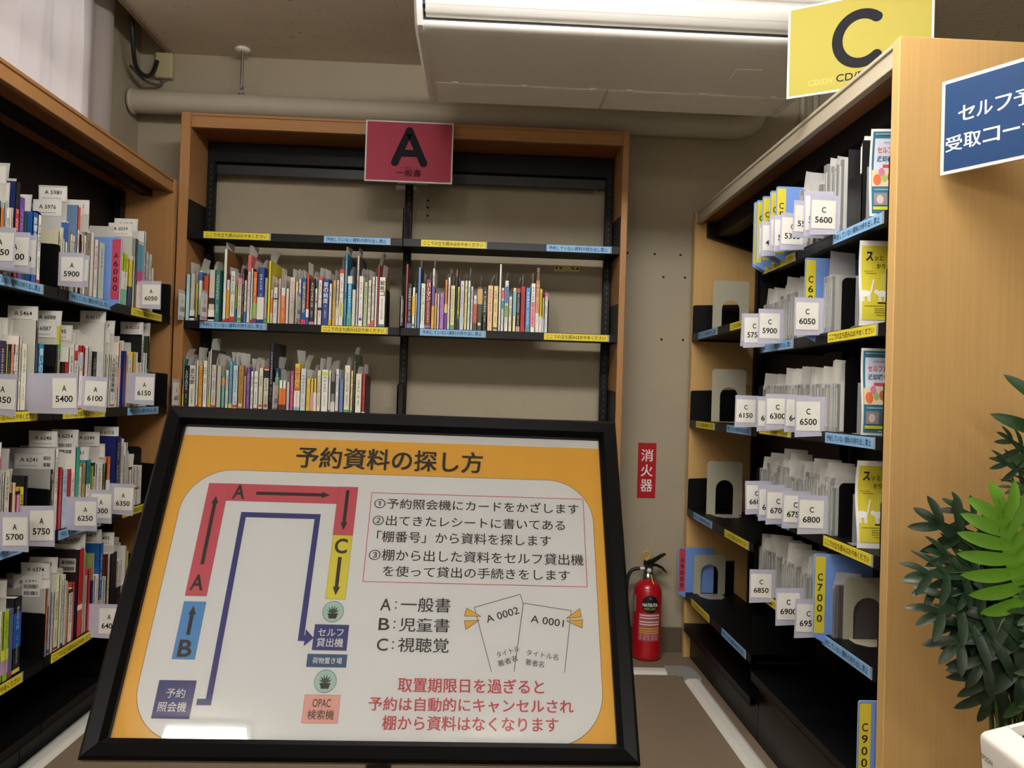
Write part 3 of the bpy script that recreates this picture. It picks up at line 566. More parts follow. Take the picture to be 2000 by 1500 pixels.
 [2.178,0.0263,0.178,0.128,'e9e6cc',{'t':'888877','s':0.03}],
 [2.2447,0.01,0.245,0.176,'55525a',{'c':'d6d2c8','n':'5464','s':0.039,'a':0.004}],
 [2.2604,0.0271,0.183,0.14,'2f8fc0',{'t':('償いの雪','e8f4f8'),'s':0.0}],
 [2.3445,0.0104,0.185,0.14,'1c1c20',{'n':'6087','s':0.066,'a':0.004}],
 [2.3559,0.0054,0.171,0.128,'9a9aa0',{'c':'8c8c8c','s':0}],
 [2.3623,0.0054,0.173,0.128,'dcd8c8',{'t':('JUST KEEP BUYING','2a2a2c'),'b':[(0,0.07,'5aa05a'),(0.07,0.14,'e9e6dd')],'s':0}],
 [2.3687,0.0054,0.24,0.173,'d8d04a',{'b':[(0.6,0.78,'5aa83c')],'t':'3a5a1c','n':'6088','s':0.045,'a':0.004}],
 [2.3806,0.0133,0.137,0.128,'241c20',{'s':0.07}],
 [2.395,0.0218,0.138,0.128,'b02430',{'t':'d87a80','s':0}],
 [2.4177,0.0306,0.181,0.14,'e4e2dc',{'b':[(0,0.38,'dcdcd8')],'t':'555555','n':'6095','s':0.068,'a':0.004}],
 [2.4546,0.0214,0.193,0.14,'ece8e0',{'b':[(0.75,0.9,'d0443c')],'t':'333333','s':0}],
 [2.4787,0.0224,0.171,0.128,'efede4',{'b':[(0.75,0.95,'c4c8d8'),(0.0,0.05,'d8a0a0')],'t':'555555','s':0.05,'n':''}],
 [2.5021,0.0111,0.192,0.14,'c8282c',{'s':0.04,'n':'5'}],
 [2.5158,0.0211,0.187,0.14,'e8d4d4',{'s':0.055}],
 [2.5379,0.0139,0.192,0.14,'ece8e0',{'t':'2a2a2a','s':0.043}],
 [2.5542,0.0121,0.189,0.14,'e6e2d8',{'t':'333333','s':0.04}],
 [2.5689,0.0253,0.178,0.128,'241c22',{'t':'c8c0c0','s':0.045}],
 [2.5972,0.0225,0.177,0.128,'a8ccd4',{'b':[(0.5,1,'dfe6e4')],'s':0.05}],
 [2.6417,0.0079,0.274,0.197,'e8e6de',{'c':'dcd8d0','n':'6117','s':0.038,'a':0.004}],
 [2.6592,0.0149,0.174,0.128,'dcd8d0',{'t':'666666','s':0.03}],
 [2.6753,0.0145,0.175,0.128,'e0dcd2',{'t':'666666','n':'6126','s':0.082,'a':0.004}],
 [2.6922,0.0321,0.176,0.128,'efece4',{'t':('人生は経営戦略','2a2a2c'),'b':[(0.02,0.06,'d05a3c')],'n':'6127','s':0.112,'a':0.004}],
 [2.7259,0.0231,0.172,0.128,'e4e0d8',{'t':'444444','s':0.03}],
 [2.75,0.0137,0.217,0.156,'ecd8cc',{'b':[(0.3,0.6,'e8a090')],'s':0}],
 [2.7753,0.0265,0.191,0.14,'262c80',{'s':0.05}],
 [2.8056,0.0154,0.178,0.128,'e0a83c',{'b':[(0,1,'d8a040')],'s':0.038}],
 [2.8236,0.0334,0.18,0.14,'e8e6e2',{'t':'3050a0','b':[(0.45,0.5,'2f5fb0')],'s':0.05}],
 [2.8588,0.0208,0.19,0.14,'e4b83c',{'s':0}],
 [2.8814,0.0184,0.192,0.14,'ecebe4',{'s':0.034}],
 [2.9098,0.0174,0.157,0.128,'ecebe4',{'s':0.0}],
 [2.9282,0.0193,0.258,0.186,'d8d6d0',{'c':'141418','t':'555555','n':'6233','s':0.045,'a':0.004}],
 [2.9563,0.0158,0.193,0.14,'ece9e2',{'s':0}],
 [2.9787,0.0073,0.137,0.128,'4fae90',{'s':0.034}],
 [2.987,0.0157,0.256,0.184,'3c4232',{'n':'6239','s':0.05,'a':0.004}],
],
'L3':[
 [2.0592,0.0307,0.259,0.186,'dcd8d0',{'s':0.053}],
 [2.0909,0.0144,0.272,0.196,'e8e4e4',{'c':'2c3070','b':[(0.75,0.85,'c85a7a')],'t':'444466','s':0}],
 [2.1121,0.0086,0.192,0.14,'e8e4dc',{'t':'444444','s':0.04}],
 [2.1218,0.024,0.195,0.14,'d4d0bc',{'t':'555555','s':0.04}],
 [2.1469,0.0108,0.136,0.128,'3a2430',{'s':0.053}],
 [2.1587,0.0164,0.161,0.128,'e4c8a0',{'s':0.09,'n':''}],
 [2.1784,0.0159,0.138,0.128,'e08ab0',{'b':[(0.93,1,'222222')],'s':0.037}],
 [2.1954,0.0211,0.145,0.128,'e4d440',{'t':'3a3a14','s':0.049}],
 [2.2174,0.0115,0.174,0.128,'1c1c1e',{'s':0}],
 [2.3445,0.0104,0.18,0.14,'18181a',{'t':('白鳥','e8e8e8'),'c':'b8b8b4','s':0.0}],
 [2.3559,0.0054,0.139,0.128,'2f8f9c',{'b':[(0.65,0.98,'eceae4')],'t':'e8f0f0','s':0}],
 [2.3623,0.0054,0.169,0.128,'b89484',{'c':'c8b0a4','n':'6241','s':0.056,'a':0.035}],
 [2.3687,0.0181,0.237,0.171,'ecebe4',{'bc':(0.012,0.18),'t':'333333','c':'e0ded8','n':'6246','s':0.051,'a':0.004}],
 [2.3921,0.0172,0.181,0.14,'c83a40',{'c':'c83a40','t':'e8a0a0','s':0.051}],
 [2.4109,0.0281,0.173,0.128,'b8c8e0',{'t':'6a80b0','s':0.06}],
 [2.4417,0.0157,0.172,0.128,'e8e4de',{'b':[(0.5,1,'b82a34')],'t':'333333','s':0.05}],
 [2.46,0.0235,0.16,0.128,'ece8da',{'t':'888877','s':0.052}],
 [2.4845,0.0245,0.235,0.169,'3aa890',{'bc':(0.012,0.21),'c':'e4e2dc','n':'6254','s':0.052,'a':0.004}],
 [2.51,0.0186,0.172,0.128,'e9e4d2',{'t':'c08080','s':0.052}],
 [2.5296,0.0221,0.181,0.14,'b09a6c',{'t':'6a5a3c','s':0.042}],
 [2.5527,0.0279,0.19,0.14,'2f8a94',{'b':[(0,0.6,'e9e6dd')],'t':'444444','c':'2f8a94','n':'6331','s':0.041,'a':0.004}],
 [2.5835,0.0122,0.168,0.128,'a8bc54',{'s':0.049}],
 [2.5967,0.0159,0.178,0.128,'e0d8d4',{'b':[(0.75,1,'1e1e20')],'t':'b03a3a','s':0.046}],
 [2.6152,0.043,0.173,0.128,'ece8e0',{'t':'c0384a','n':'6349','s':0.101,'a':0.004}],
 [2.6601,0.0333,0.169,0.128,'1c1c1e',{'t':'d8c83c','b':[(0,0.25,'e0703c')],'n':'6345','s':0.065,'a':0.004}],
 [2.6943,0.0238,0.188,0.14,'e0703c',{'t':'f4e8dc','b':[(0.2,0.6,'e9e6dd')],'s':0}],
 [2.7543,0.0315,0.254,0.183,'22286a',{'t':'e0d03c','c':'22286a','n':'6358','s':0.031,'a':0.004}],
 [2.7901,0.0187,0.243,0.175,'e8e4e0',{'t':'444444','s':0}],
 [2.8157,0.0146,0.185,0.14,'e8e6de',{'t':'222222','s':0.037}],
 [2.8313,0.0106,0.228,0.164,'e6e2d8',{'b':[(0,0.35,'d8a860')],'s':0}],
 [2.8479,0.0128,0.174,0.128,'ece8e4',{'t':'d04a6a','s':0.049}],
 [2.8657,0.019,0.14,0.128,'e8e4dc',{'b':[(0.2,0.45,'d0402c'),(0.93,1,'5a2a24')],'s':0.06,'n':''}],
 [2.8878,0.017,0.142,0.128,'efede6',{'t':'777777','s':0.039}],
 [2.9069,0.0172,0.141,0.128,'efede6',{'t':'777777','b':[(0.4,0.45,'a02a2a')],'s':0.052}],
 [2.9263,0.0182,0.139,0.128,'efede6',{'t':'777777','b':[(0.4,0.45,'a02a2a')],'s':0.042}],
 [2.9467,0.0233,0.138,0.128,'ecebe4',{'t':'999999','s':0.036}],
],
'L4':[
 [2.0894,0.0205,0.191,0.14,'e2ded4',{'s':0.034}],
 [2.111,0.0128,0.191,0.14,'8a7468',{'t':'e8e0d8','n':'5895','s':0.048,'a':0.004}],
 [2.1255,0.0139,0.184,0.14,'efede8',{'b':[(0.02,0.07,'b8404a')],'s':0.05}],
 [2.1407,0.0244,0.183,0.14,'a8c43c',{'b':[(0.3,0.45,'d8dc4a'),(0.1,0.3,'b89ab8')],'t':'7a943a','n':'5896','s':0.079,'a':0.004}],
 [2.1663,0.0212,0.181,0.14,'5a6488',{'b':[(0.03,0.08,'b8404a')],'s':0.04}],
 [2.1885,0.0337,0.205,0.148,'22242a',{'b':[(0.35,0.8,'2458a8'),(0.02,0.07,'e4d84a')],'t':'d0dcec','s':0}],
 [2.3445,0.0104,0.193,0.14,'d0602c',{'bc':(0.02,0.17),'c':'b8b6ae','b':[(0,0.2,'7a8a90')],'t':'f0d8c8','n':'6371','s':0.038,'a':0.017}],
 [2.3559,0.0054,0.139,0.128,'4a4260',{'s':0.032}],
 [2.3623,0.0061,0.215,0.155,'ece8e4',{'t':'88808a','b':[(0.02,0.07,'8a3a4a')],'n':'6374','s':0.049,'a':0.004}],
 [2.3726,0.0165,0.177,0.128,'c8ccd4',{'t':'88909c','s':0.04}],
 [2.3908,0.0249,0.171,0.128,'e6e2bc',{'t':'55553a','b':[(0.02,0.06,'8a3a2a')],'n':'6378','s':0.1,'a':0.004}],
 [2.4166,0.0151,0.217,0.156,'e4e2bc',{'s':0}],
 [2.4347,0.0132,0.198,0.14,'e6eaec',{'t':'3a62a8','b':[(0.0,0.05,'2f4f9a')],'s':0}],
 [2.4488,0.0054,0.211,0.152,'e8e6dc',{'t':'6a86b0','s':0.04}],
 [2.4552,0.0054,0.19,0.14,'e9e2c4',{'t':'d06a4a','s':0.04}],
 [2.4616,0.0111,0.182,0.14,'d8884c',{'b':[(0,0.1,'b83a3a')],'s':0.044}],
 [2.4757,0.0247,0.16,0.128,'ece8de',{'t':'2a2a2a','b':[(0.92,1,'3a3028')],'s':0}],
 [2.5014,0.0135,0.173,0.128,'c8405a',{'t':'e8a8b0','s':0}],
 [2.5288,0.0287,0.269,0.194,'c8242c',{'bc':(0.012,0.2),'c':'2a2224','b':[(0.3,0.36,'e8dcd8')],'n':'6395','s':0.015,'a':0.004}],
 [2.5601,0.0149,0.255,0.184,'a89c80',{'n':'6397','s':0.057,'a':0.004}],
 [2.5822,0.0064,0.177,0.128,'efe6e0',{'t':'c83040','s':0.042}],
 [2.5896,0.0161,0.196,0.14,'c83a44',{'s':0.06}],
 [2.61,0.0167,0.153,0.128,'262a70',{'b':[(0.0,0.4,'e9e6dd')],'s':0}],
 [2.6278,0.0054,0.238,0.171,'e4dcc0',{'c':'8a9a5a','s':0}],
 [2.6367,0.0276,0.164,0.128,'ece6e0',{'t':'c8a0a0','s':0}],
 [2.6653,0.0216,0.262,0.189,'2a66b0',{'c':'2a66b0','b':[(0.0,0.3,'d8b8b8')],'t':'e8f0f4','n':'6477','s':0.046,'a':0.004}],
 [2.698,0.0147,0.146,0.128,'e6e2d6',{'t':'555544','s':0.033}],
 [2.7138,0.0115,0.217,0.156,'6a2a24',{'s':0.0}],
 [2.7267,0.0164,0.219,0.158,'e4e0d6',{'t':'444444','s':0.05}],
 [2.7456,0.0436,0.213,0.153,'221c1c',{'n':'6493','s':0.069,'a':0.004}],
 [2.7933,0.0311,0.18,0.14,'e0dcd4',{'t':'c83a3a','b':[(0,0.5,'262222')],'s':0.05}],
 [2.8337,0.0228,0.09,0.128,'e4e4da',{'b':[(0.02,0.1,'4f9d60')],'s':0}],
 [2.8575,0.0067,0.219,0.158,'dcdad4',{'t':'888888','s':0.03}],
 [2.8677,0.0182,0.197,0.14,'d0b048',{'s':0.03}],
],
}
TAGS={
'L1':[['A 5050',1.993,0.005,0.099],['A 5100',2.055,0.004,0.101],['A 5150',2.088,0.004,0.101],['A 5900',2.337,0.003,0.1],['A 5950',2.359,0.01,0.092],['A 6050',2.892,-0.001,0.101]],
'L2':[['A 5350',2.027,-0.008,0.104],['A 5400',2.209,-0.011,0.111,0.13],['A 6100',2.499,-0.007,0.107],['A 6150',2.816,0.009,0.11,0.09]],
'L3':[['A 5700',2.109,-0.009,0.102],['A 5750',2.199,-0.013,0.11,0.09],['A 6250',2.438,-0.011,0.102,0.09],['A 6300',2.573,-0.009,0.106],['A 6350',2.724,-0.005,0.105]],
'L4':[['A 6400',2.604,-0.025,0.11,0.095]],
'N1':[['C 5600',2.02,-0.009,0.103],['C 5550',2.057,-0.005,0.12],['C 5500',2.139,0.005,0.102],['C 5300',2.228,-0.011,0.106],['C 5250',2.271,-0.005,0.105],['C 5200',2.3,0.002,0.105],['C 4900',2.377,-0.001,0.106],['C 4800',2.403,-0.003,0.106]],
'N2':[['C 5700',2.55,-0.011,0.106],['C 5750',2.515,-0.015,0.11],['C 5900',2.385,-0.012,0.106],['C 6050',2.107,-0.008,0.103]],
'N3':[['C 6150',2.581,-0.013,0.105],['C 6200',2.374,-0.015,0.105],['C 6300',2.299,-0.007,0.104],['C 6400',2.161,-0.01,0.103],['C 6500',2.079,-0.017,0.107]],
'N4':[['C 6600',2.452,-0.009,0.104],['C 6650',2.343,-0.011,0.106],['C 6700',2.279,-0.013,0.106],['C 6750',2.154,-0.005,0.103],['C 6800',2.046,-0.002,0.102]],
'N5':[['C 6850',2.396,-0.017,0.101],['C 6900',2.18,-0.023,0.103],['C 6950',2.055,-0.02,0.101]],
}
# ---------------------------------------------------------------- bookcases. local x along the shelf, local y into the case, front at y = 0
FL = frame(-1.215, 0, 0, (0, 1), (-1, 0)); FB = frame(0, 3.197, 0, (1, 0), (0, 1)); FRt = frame(.901, 0, 0, (0, -1), (1, 0))
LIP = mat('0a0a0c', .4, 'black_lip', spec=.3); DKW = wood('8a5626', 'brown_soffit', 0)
def notice(parent, x0, x1, z, kind, first=None):
    """a printed strip in the shelf's label rail"""
    m = MB(); c = YEL if kind == 'y' else BLU
    m.box(x0, x1, -.0038, -.0022, z-.0285, z-.002, c)
    m.text('ここでの立ち読みはおやめください' if kind == 'y' else '予約していない資料の持ち出し禁止', (x0, -.0042, z-.0285), X, Z, (.010, .0055, x1-x0-.010, .0215), INK, .009, 2)
    m.box(x1, x1+.006, -.0042, -.002, z-.029, z-.001, mat('9a9a9c', .2, 'clip'))
    o = m.build('notice_strip', parent); o['label'] = ('yellow' if kind == 'y' else 'blue')+' printed notice strip on the shelf edge'; return o
def shelf(th, x0, x1, z, D, notes=(), br=(1, 1), bh=.125):
    m = MB(); m.box(x0, x1, 0, D, z-.022, z, BLACK); m.box(x0, x1, -.001, .018, z-.030, z-.0005, LIP); m.box(x0, x1, -.0022, -.001, z-.030, z-.0265, LIP); m.box(x0, x1, -.0022, -.001, z-.004, z-.0005, LIP)
    o = m.build('shelf', th)
    for a, b, k in notes: notice(o, a, b, z, k)
    for i, x in enumerate((x0, x1-.002)):
        if br[i]:
            P = [(.0, z-.03), (.0, z+bh-.008), (.002, z+bh-.002), (.008, z+bh), (D, z+bh+.01), (D, z-.03)]
            MB().prism(P, (x, 0, 0), Y, Z, (.002, 0, 0), BLACK).build('end_bracket', o)
    return o
def rail(th, x0, x1, z0, z1, m, y=0, under=None, D=.24):
    """moulded head board: two lips and a sunk face"""
    o = MB(); o.cbox(x0, x1, y, y+.02, z1-.011, z1, m, .0015); o.cbox(x0, x1, y, y+.02, z0, z0+.009, m, .0015); o.box(x0, x1, y+.005, y+.02, z0+.008, z1-.010, m); o.build('head_rail', th)
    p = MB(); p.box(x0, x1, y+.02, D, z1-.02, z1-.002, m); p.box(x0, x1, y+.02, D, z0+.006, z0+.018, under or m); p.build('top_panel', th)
def upright(th, x, y, z0, z1, w=.034, d=.03, slots=True):
    o = MB().cbox(x-w/2, x+w/2, y-d/2, y+d/2, z0, z1, BLACK, .002)
    if slots:
        sm = mat('2e3034', .5, 'slot_grey')
        for i in range(int((z1-z0)/.025)): o.box(x-.002, x+.002, y-d/2-.0006, y-d/2, z0+.01+i*.025, z0+.022+i*.025, sm)
    return o.build('upright', th)
# -- left
th = thing('bookcase', 'tall wooden bookcase with black steel shelves along the left wall', 'bookcase', FL)
D, xa, xb, xm, H = .225, 1.49, 3.1965, 2.338, 1.897
for x in (xa, xb-.028): MB().cbox(x, x+.028, 0, D, 0, H, WOODL, .0015).build('end_panel', th)
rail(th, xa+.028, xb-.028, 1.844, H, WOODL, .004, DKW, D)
MB().box(xa+.028, xb-.028, D-.006, D-.001, .06, 1.85, BLACK).build('back_panel', th)
m = MB().box(xa+.03, xb-.03, .085, .125, 1.826, 1.849, BLACK); m.build('top_beam', th)
for x in (xa+.05, xm, xb-.05): upright(th, x, D-.025, .05, 1.84)
LN = {'L1': ((1.99, 2.25, 'b'), (2.395, 2.651, 'b'), (2.815, 3.071, 'y')), 'L2': ((1.99, 2.246, 'y'), (2.388, 2.644, 'y'), (2.817, 3.073, 'b')), 'L3': ((1.95, 2.194, 'b'), (2.388, 2.644, 'b'), (2.806, 3.06, 'y')), 'L4': ((1.97, 2.226, 'y'), (2.376, 2.632, 'y'), (2.80, 3.056, 'b'))}
ZS = dict(L1=1.36, L2=1.013, L3=.661, L4=.308, N1=1.538, N2=1.285, N3=1.026, N4=.760, N5=.509, F1=1.382, F2=1.015, F3=.638, F4=.281, B1=1.7047, B2=1.350, B3=.998)
for k, v in LN.items():
    shelf(th, xa+.03, xm-.002, ZS[k], .21, v[:1]); shelf(th, xm+.002, xb-.03, ZS[k], .21, v[1:])
for a, b in ((xa+.03, xm-.002), (xm+.002, xb-.03)):
    shelf(th, a, b, .125, .225, (), (0, 0)); MB().box(a, b, .055, .065, 0, .1, LIP).build('kick_plate', th)
# -- right
th = thing('bookcase', 'wooden bookcase with black steel shelves along the right, its end panel facing the viewer', 'bookcase', FRt)
D, xa, xb, xm, H = .31, -3.448, -1.728, -2.572, 1.915
GRL = mat('b7ad98', .4, 'beige_laminate')
for x in (xa, xb-.032): MB().cbox(x, x+.032, 0, D, 0, H, WOODR, .0015).build('end_panel', th)
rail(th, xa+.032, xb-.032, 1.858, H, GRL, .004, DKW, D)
MB().box(xa+.032, xb-.032, D-.006, D-.001, .06, 1.86, BLACK).build('back_panel', th)
MB().box(xa+.034, xb-.034, .085, .15, 1.80, 1.863, BLACK).build('top_beam', th)
m = MB().prism([(.05, 1.80), (.05, 1.862), (.26, 1.862), (.26, 1.74)], (xa+.034, 0, 0), Y, Z, (.03, 0, 0), BLACK); m.build('corner_gusset', th)
for x in (xa+.054, xm, xb-.054): upright(th, x, D-.03, .05, 1.85)
RN = {'N1': ((-2.545, -2.289, 'y'), (-2.037, -1.781, 'b')), 'N2': ((-2.545, -2.289, 'b'), (-2.052, -1.796, 'y')), 'N3': ((-2.545, -2.289, 'y'), (-2.052, -1.796, 'b')), 'N4': ((-2.545, -2.289, 'b'), (-2.048, -1.792, 'y')), 'N5': ((-2.54, -2.284, 'y'), (-2.04, -1.784, 'b'))}
RF = {'F1': ((-3.30, -3.044, 'b'), (-2.88, -2.624, 'y')), 'F2': ((-3.30, -3.044, 'y'), (-2.885, -2.629, 'b')), 'F3': ((-3.30, -3.044, 'b'), (-2.878, -2.622, 'y')), 'F4': ((-3.30, -3.044, 'y'), (-2.88, -2.624, 'b'))}
for k, v in RF.items(): shelf(th, xa+.034, xm-.002, ZS[k], .21, v)
for k, v in RN.items(): shelf(th, xm+.002, xb-.034, ZS[k], .21, v)
for a, b, z in ((xa+.034, xm-.002, .145), (xm+.002, xb-.034, .232)):
    shelf(th, a, b, z, .28, (), (0, 0)); MB().box(a, b, .028, .036, 0, z-.03, LIP).build('kick_plate', th)
# -- back
th = thing('bookcase', 'open-backed wooden bookcase against the back wall under the pipe', 'bookcase', FB)
D, xa, xb, xm, H = .25, -1.212, .568, -.327, 2.172
for x, w in ((xa, .038), (xb-.026, .026)): MB().cbox(x, x+w, 0, D, 0, H, WOODL, .0015).build('end_panel', th)
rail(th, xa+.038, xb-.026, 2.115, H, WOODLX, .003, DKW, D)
MB().cbox(xa+.04, xb-.028, .20, .24, 2.035, 2.118, BLACK, .003).build('top_beam', th)
MB().cbox(xa+.04, xb-.028, .225, .245, 1.99, 2.034, mat('1a1d22', .4, 'beam_dark'), .002).build('lower_beam', th)
for x in (xa+.056, xm-.002, xb-.045): upright(th, x, .215, 0, 2.04, .032, .03)
MB().box(xm-.06, xm+.028, .21, .235, 1.955, 1.97, mat('cfcabf', .35, 'zinc')).build('tie_plate', th)
BN = {'B1': ((-1.108, -.852, 'y'), (-.638, -.382, 'b'), (-.255, .001, 'y'), (.245, .501, 'b')), 'B2': ((-1.11, -.854, 'b'), (-.636, -.38, 'y'), (-.248, .008, 'b'), (.246, .502, 'y')), 'B3': ((-1.108, -.852, 'y'), (-.66, -.404, 'b'), (-.25, .006, 'y'), (.245, .501, 'b')), 'B4': ((-1.108, -.852, 'b'), (-.66, -.404, 'y'), (-.25, .006, 'b'), (.245, .501, 'y'))}
ZS['B4'] = .645
for k, v in BN.items():
    shelf(th, xa+.04, xm-.002, ZS[k], .205, v[:2]); shelf(th, xm+.002, xb-.028, ZS[k], .205, v[2:])
shelf(th, xa+.04, xb-.028, .29, .205, (), (0, 0)); MB().box(xa+.04, xb-.028, .03, .04, 0, .26, LIP).build('kick_plate', th)

# ---------------------------------------------------------------- books
STROKES = [[(0, .1, 1, .22), (0, .8, 1, .92), (.42, .1, .58, .9)], [(0, .0, .15, 1), (.85, 0, 1, 1), (0, .85, 1, 1), (0, .45, 1, .57)], [(.1, .7, .9, .82), (.1, .35, .9, .47), (.44, 0, .58, 1)], [(0, .6, 1, .72), (.2, 0, .36, .6), (.6, .1, .76, 1)], [(0, .85, 1, .97), (.1, .1, .26, .85), (.5, .3, 1, .42), (.6, 0, .74, .6)], [(.1, 0, .9, .12), (.4, .1, .54, 1), (.05, .55, .95, .67)], [(.2, .1, .34, .9), (.2, .1, .9, .22), (.6, .5, .95, .62)]]
def scribble(mb, x0, x1, z0, z1, y, m, rg, gap=.2):
    """illegible small print down a spine"""
    w = x1-x0; h = w*1.02; z = z1
    while z-h > z0:
        if rg.random() > .08:
            for a, b, c, d in STROKES[rg.randrange(len(STROKES))]: mb.quad((x0+a*w, y, z-h+b*h), (x0+c*w, y, z-h+b*h), (x0+c*w, y, z-h+d*h), (x0+a*w, y, z-h+d*h), m)
        z -= h*(1+gap)
def sheet(mb, x, y0, y1, z0, z1, bend, m, n=7, tw=0, sk=0):
    V = []
    for i in range(n+1):
        f = i/n; g = max(0, (f-.3)/.7)
        for yy, s in ((y0, -1), (y1, 1)): V.append((x+bend*g*g+tw*s*g+sk*s*min(1, f*2), yy, z0+(z1-z0)*(f-abs(bend)*.12*g*g/max(.02, z1-z0))))
    mb.add(V, [(2*i, 2*i+1, 2*i+3, 2*i+2) for i in range(n)], m, True)
NB = [0]
def book(M, spec, label, group, side):
    x, t, h, d, sp, o = spec; rg = random.Random(NB[0]*7+1); NB[0] += 1
    SP = mat(sp, .38, var=.04); CV = mat(o['c'], .38, var=.04) if 'c' in o else SP
    e = min(.0016, t*.15); mb = MB(); y0 = rg.uniform(.001, .006)
    mb.box(0, e, y0, d, 0, h, CV); mb.box(t-e, t, y0, d, 0, h, CV); mb.box(0, t, y0, y0+e, 0, h, SP)
    Yf = y0-.0003
    for a, b, c in o.get('b', ()):
        bm = mat(c, .4, var=.04); mb.quad((0, Yf, a*h), (t, Yf, a*h), (t, Yf, b*h), (0, Yf, b*h), bm)
        if 'c' not in o:
            for xx in (-.0002, t+.0002): mb.quad((xx, Yf, a*h), (xx, d*.96, a*h), (xx, d*.96, b*h), (xx, Yf, b*h), bm)
    if 'dot' in o:
        r = t*.33; mb.poly(circ(t/2, h*.14, r, 16), (0, Yf-.0002, 0), X, Z, mat(o['dot'], .5))
    tt = o.get('t')
    if isinstance(tt, (list, tuple)):
        s, c = tt; ink = mat(c, .5); w = t*.76
        if s.isascii():
            if len(s) < 12 and t > .019: mb.text(s, (t/2, Yf-.0004, h*.5), -Z, X, (-h*.34, -w*.36, h*.42, w*.36), ink, .02, 2)
            else: mb.text(s, (t/2, Yf-.0004, h*.55), -Z, X, (-h*.36, -w*.3, h*.3, w*.3), ink, .02, 2)
        else:
            n = len(s); hh = min(w*1.05, h*.62/n); z = h*.93
            for ch in s:
                if ch == 'ー': mb.line((t/2, z-hh*.05), (t/2, z-hh*.85), w*.13, (0, Yf-.0004, 0), X, Z, ink)
                else: mb.text(ch, (0, Yf-.0004, 0), X, Z, (t/2-w*.46, z-hh*.94, t/2+w*.46, z), ink, .015, 2)
                z -= hh*1.06
            scribble(mb, t*.36, t*.64, h*.12, z-hh*.3, Yf-.0004, ink, rg)
    elif tt and tt != '0':
        tt = tt*2 if len(tt) == 3 else tt; w = min(t*.52, .0105); mb_top = h*rg.uniform(.86, .93)
        if o.get('b'):
            tops = [a for a, b, c in o['b'] if b > .9]; mb_top = min([mb_top]+[a*h-.003 for a in tops])
        k = rg.uniform(.34, .55); scribble(mb, t/2-w/2, t/2+w/2, h*k, mb_top, Yf-.0004, mat(tt, .5), rg)
        w *= .6; scribble(mb, t/2-w/2, t/2+w/2, h*.14, h*k-.006, Yf-.0004, mat(tt, .5), rg)
    if 'bc' in o:      # bar codes on the cover one sees
        q, v = o['bc']; xx = -.0006; mb.quad((xx, q+.05, v), (xx, q, v), (xx, q, v+.042), (xx, q+.05, v+.042), PAPER)
        for zz in (v+.005, v+.024):
            yy = q+.005
            while yy < q+.044: w_ = rg.choice((.0006, .001, .0016)); mb.quad((xx-.0003, yy+w_, zz), (xx-.0003, yy, zz), (xx-.0003, yy, zz+.011), (xx-.0003, yy+w_, zz+.011), INK); yy += w_+rg.choice((.0006, .0012))
    ob = mb.build('book', M=M); tag(ob, label, 'book', group)
    MB().box(e+.0002, t-e-.0002, y0+e+.0003, d-.003, .002, h-.003, PAGES).build('page_block', ob)
    s = o.get('s', 0)
    if s:
        mb = MB(); num = o.get('n')
        if side == 'L':
            w = .082; a = o.get('a', rg.uniform(.018, .035)); bend = rg.uniform(-.004, .006) if num else rg.uniform(-.004, .008); sheet(mb, t/2, a, a+w, h-.02, h+s, bend, SLIP)
            if num:
                zz = h+s-.026; q = MB(); xo = t/2-.0012+min(0, bend)*.7
                q.text('A '+num, (xo, a+w, zz), -Y, Z, (.018, 0, .066, .0115), INK, .004, 2)
                for i in range(7): q.quad((xo, a+w-.012-i*.008, zz-.012), (xo, a+w-.012-i*.008-.0055, zz-.012), (xo, a+w-.012-i*.008-.0055, zz-.0105), (xo, a+w-.012-i*.008, zz-.0105), mat('77777a', .7))
                q.quad((xo+.0006, a+w-.002, zz-.02), (xo+.0006, a+.002, zz-.02), (xo+.0006, a+.002, zz+.024), (xo+.0006, a+w-.002, zz+.024), PAPER)
                so = mb.build('paper_slip', ob); so['label'] = 'white paper slip printed A '+num; q.build('printed_number', so)
                mb = None
        elif side == 'B':
            a = rg.uniform(.012, .04); sheet(mb, t/2, a, a+.07, h-.02, h+s, rg.uniform(-.003, .009) if rg.random() < .85 else .016, SLIP, tw=rg.uniform(-.003, .004), sk=min(t*.42, .009)*rg.uniform(.4, 1) if M.translation.x < -.33 else 0)
        if mb is not None: mb.build('paper_slip', ob)
    return ob
ROWN = dict(B2L="back bookcase's upper left row", B2R="back bookcase's right row", B3L="back bookcase's lower left row", L1="left bookcase's top row", L2="left bookcase's second row", L3="left bookcase's third row", L4="left bookcase's fourth row")
def describe(spec):
    x, t, h, d, sp, o = spec; w = []
    if h > .235: w.append('tall')
    elif h < .15: w.append('short')
    if t < .0085: w.append('thin')
    elif t > .021: w.append('thick')
    w.append(cname(sp)); s = ' '.join(w)+' book'; b = [cname(c) for a, e, c in o.get('b', ()) if cname(c) != cname(sp)]
    if b: s += ' with %s band' % b[-1]
    elif o.get('t'): s += ' with %s lettering' % cname(o['t'][1] if not isinstance(o['t'], str) else (o['t']*2 if len(o['t']) == 3 else o['t']) if o['t'] != '0' else '444444')
    return s
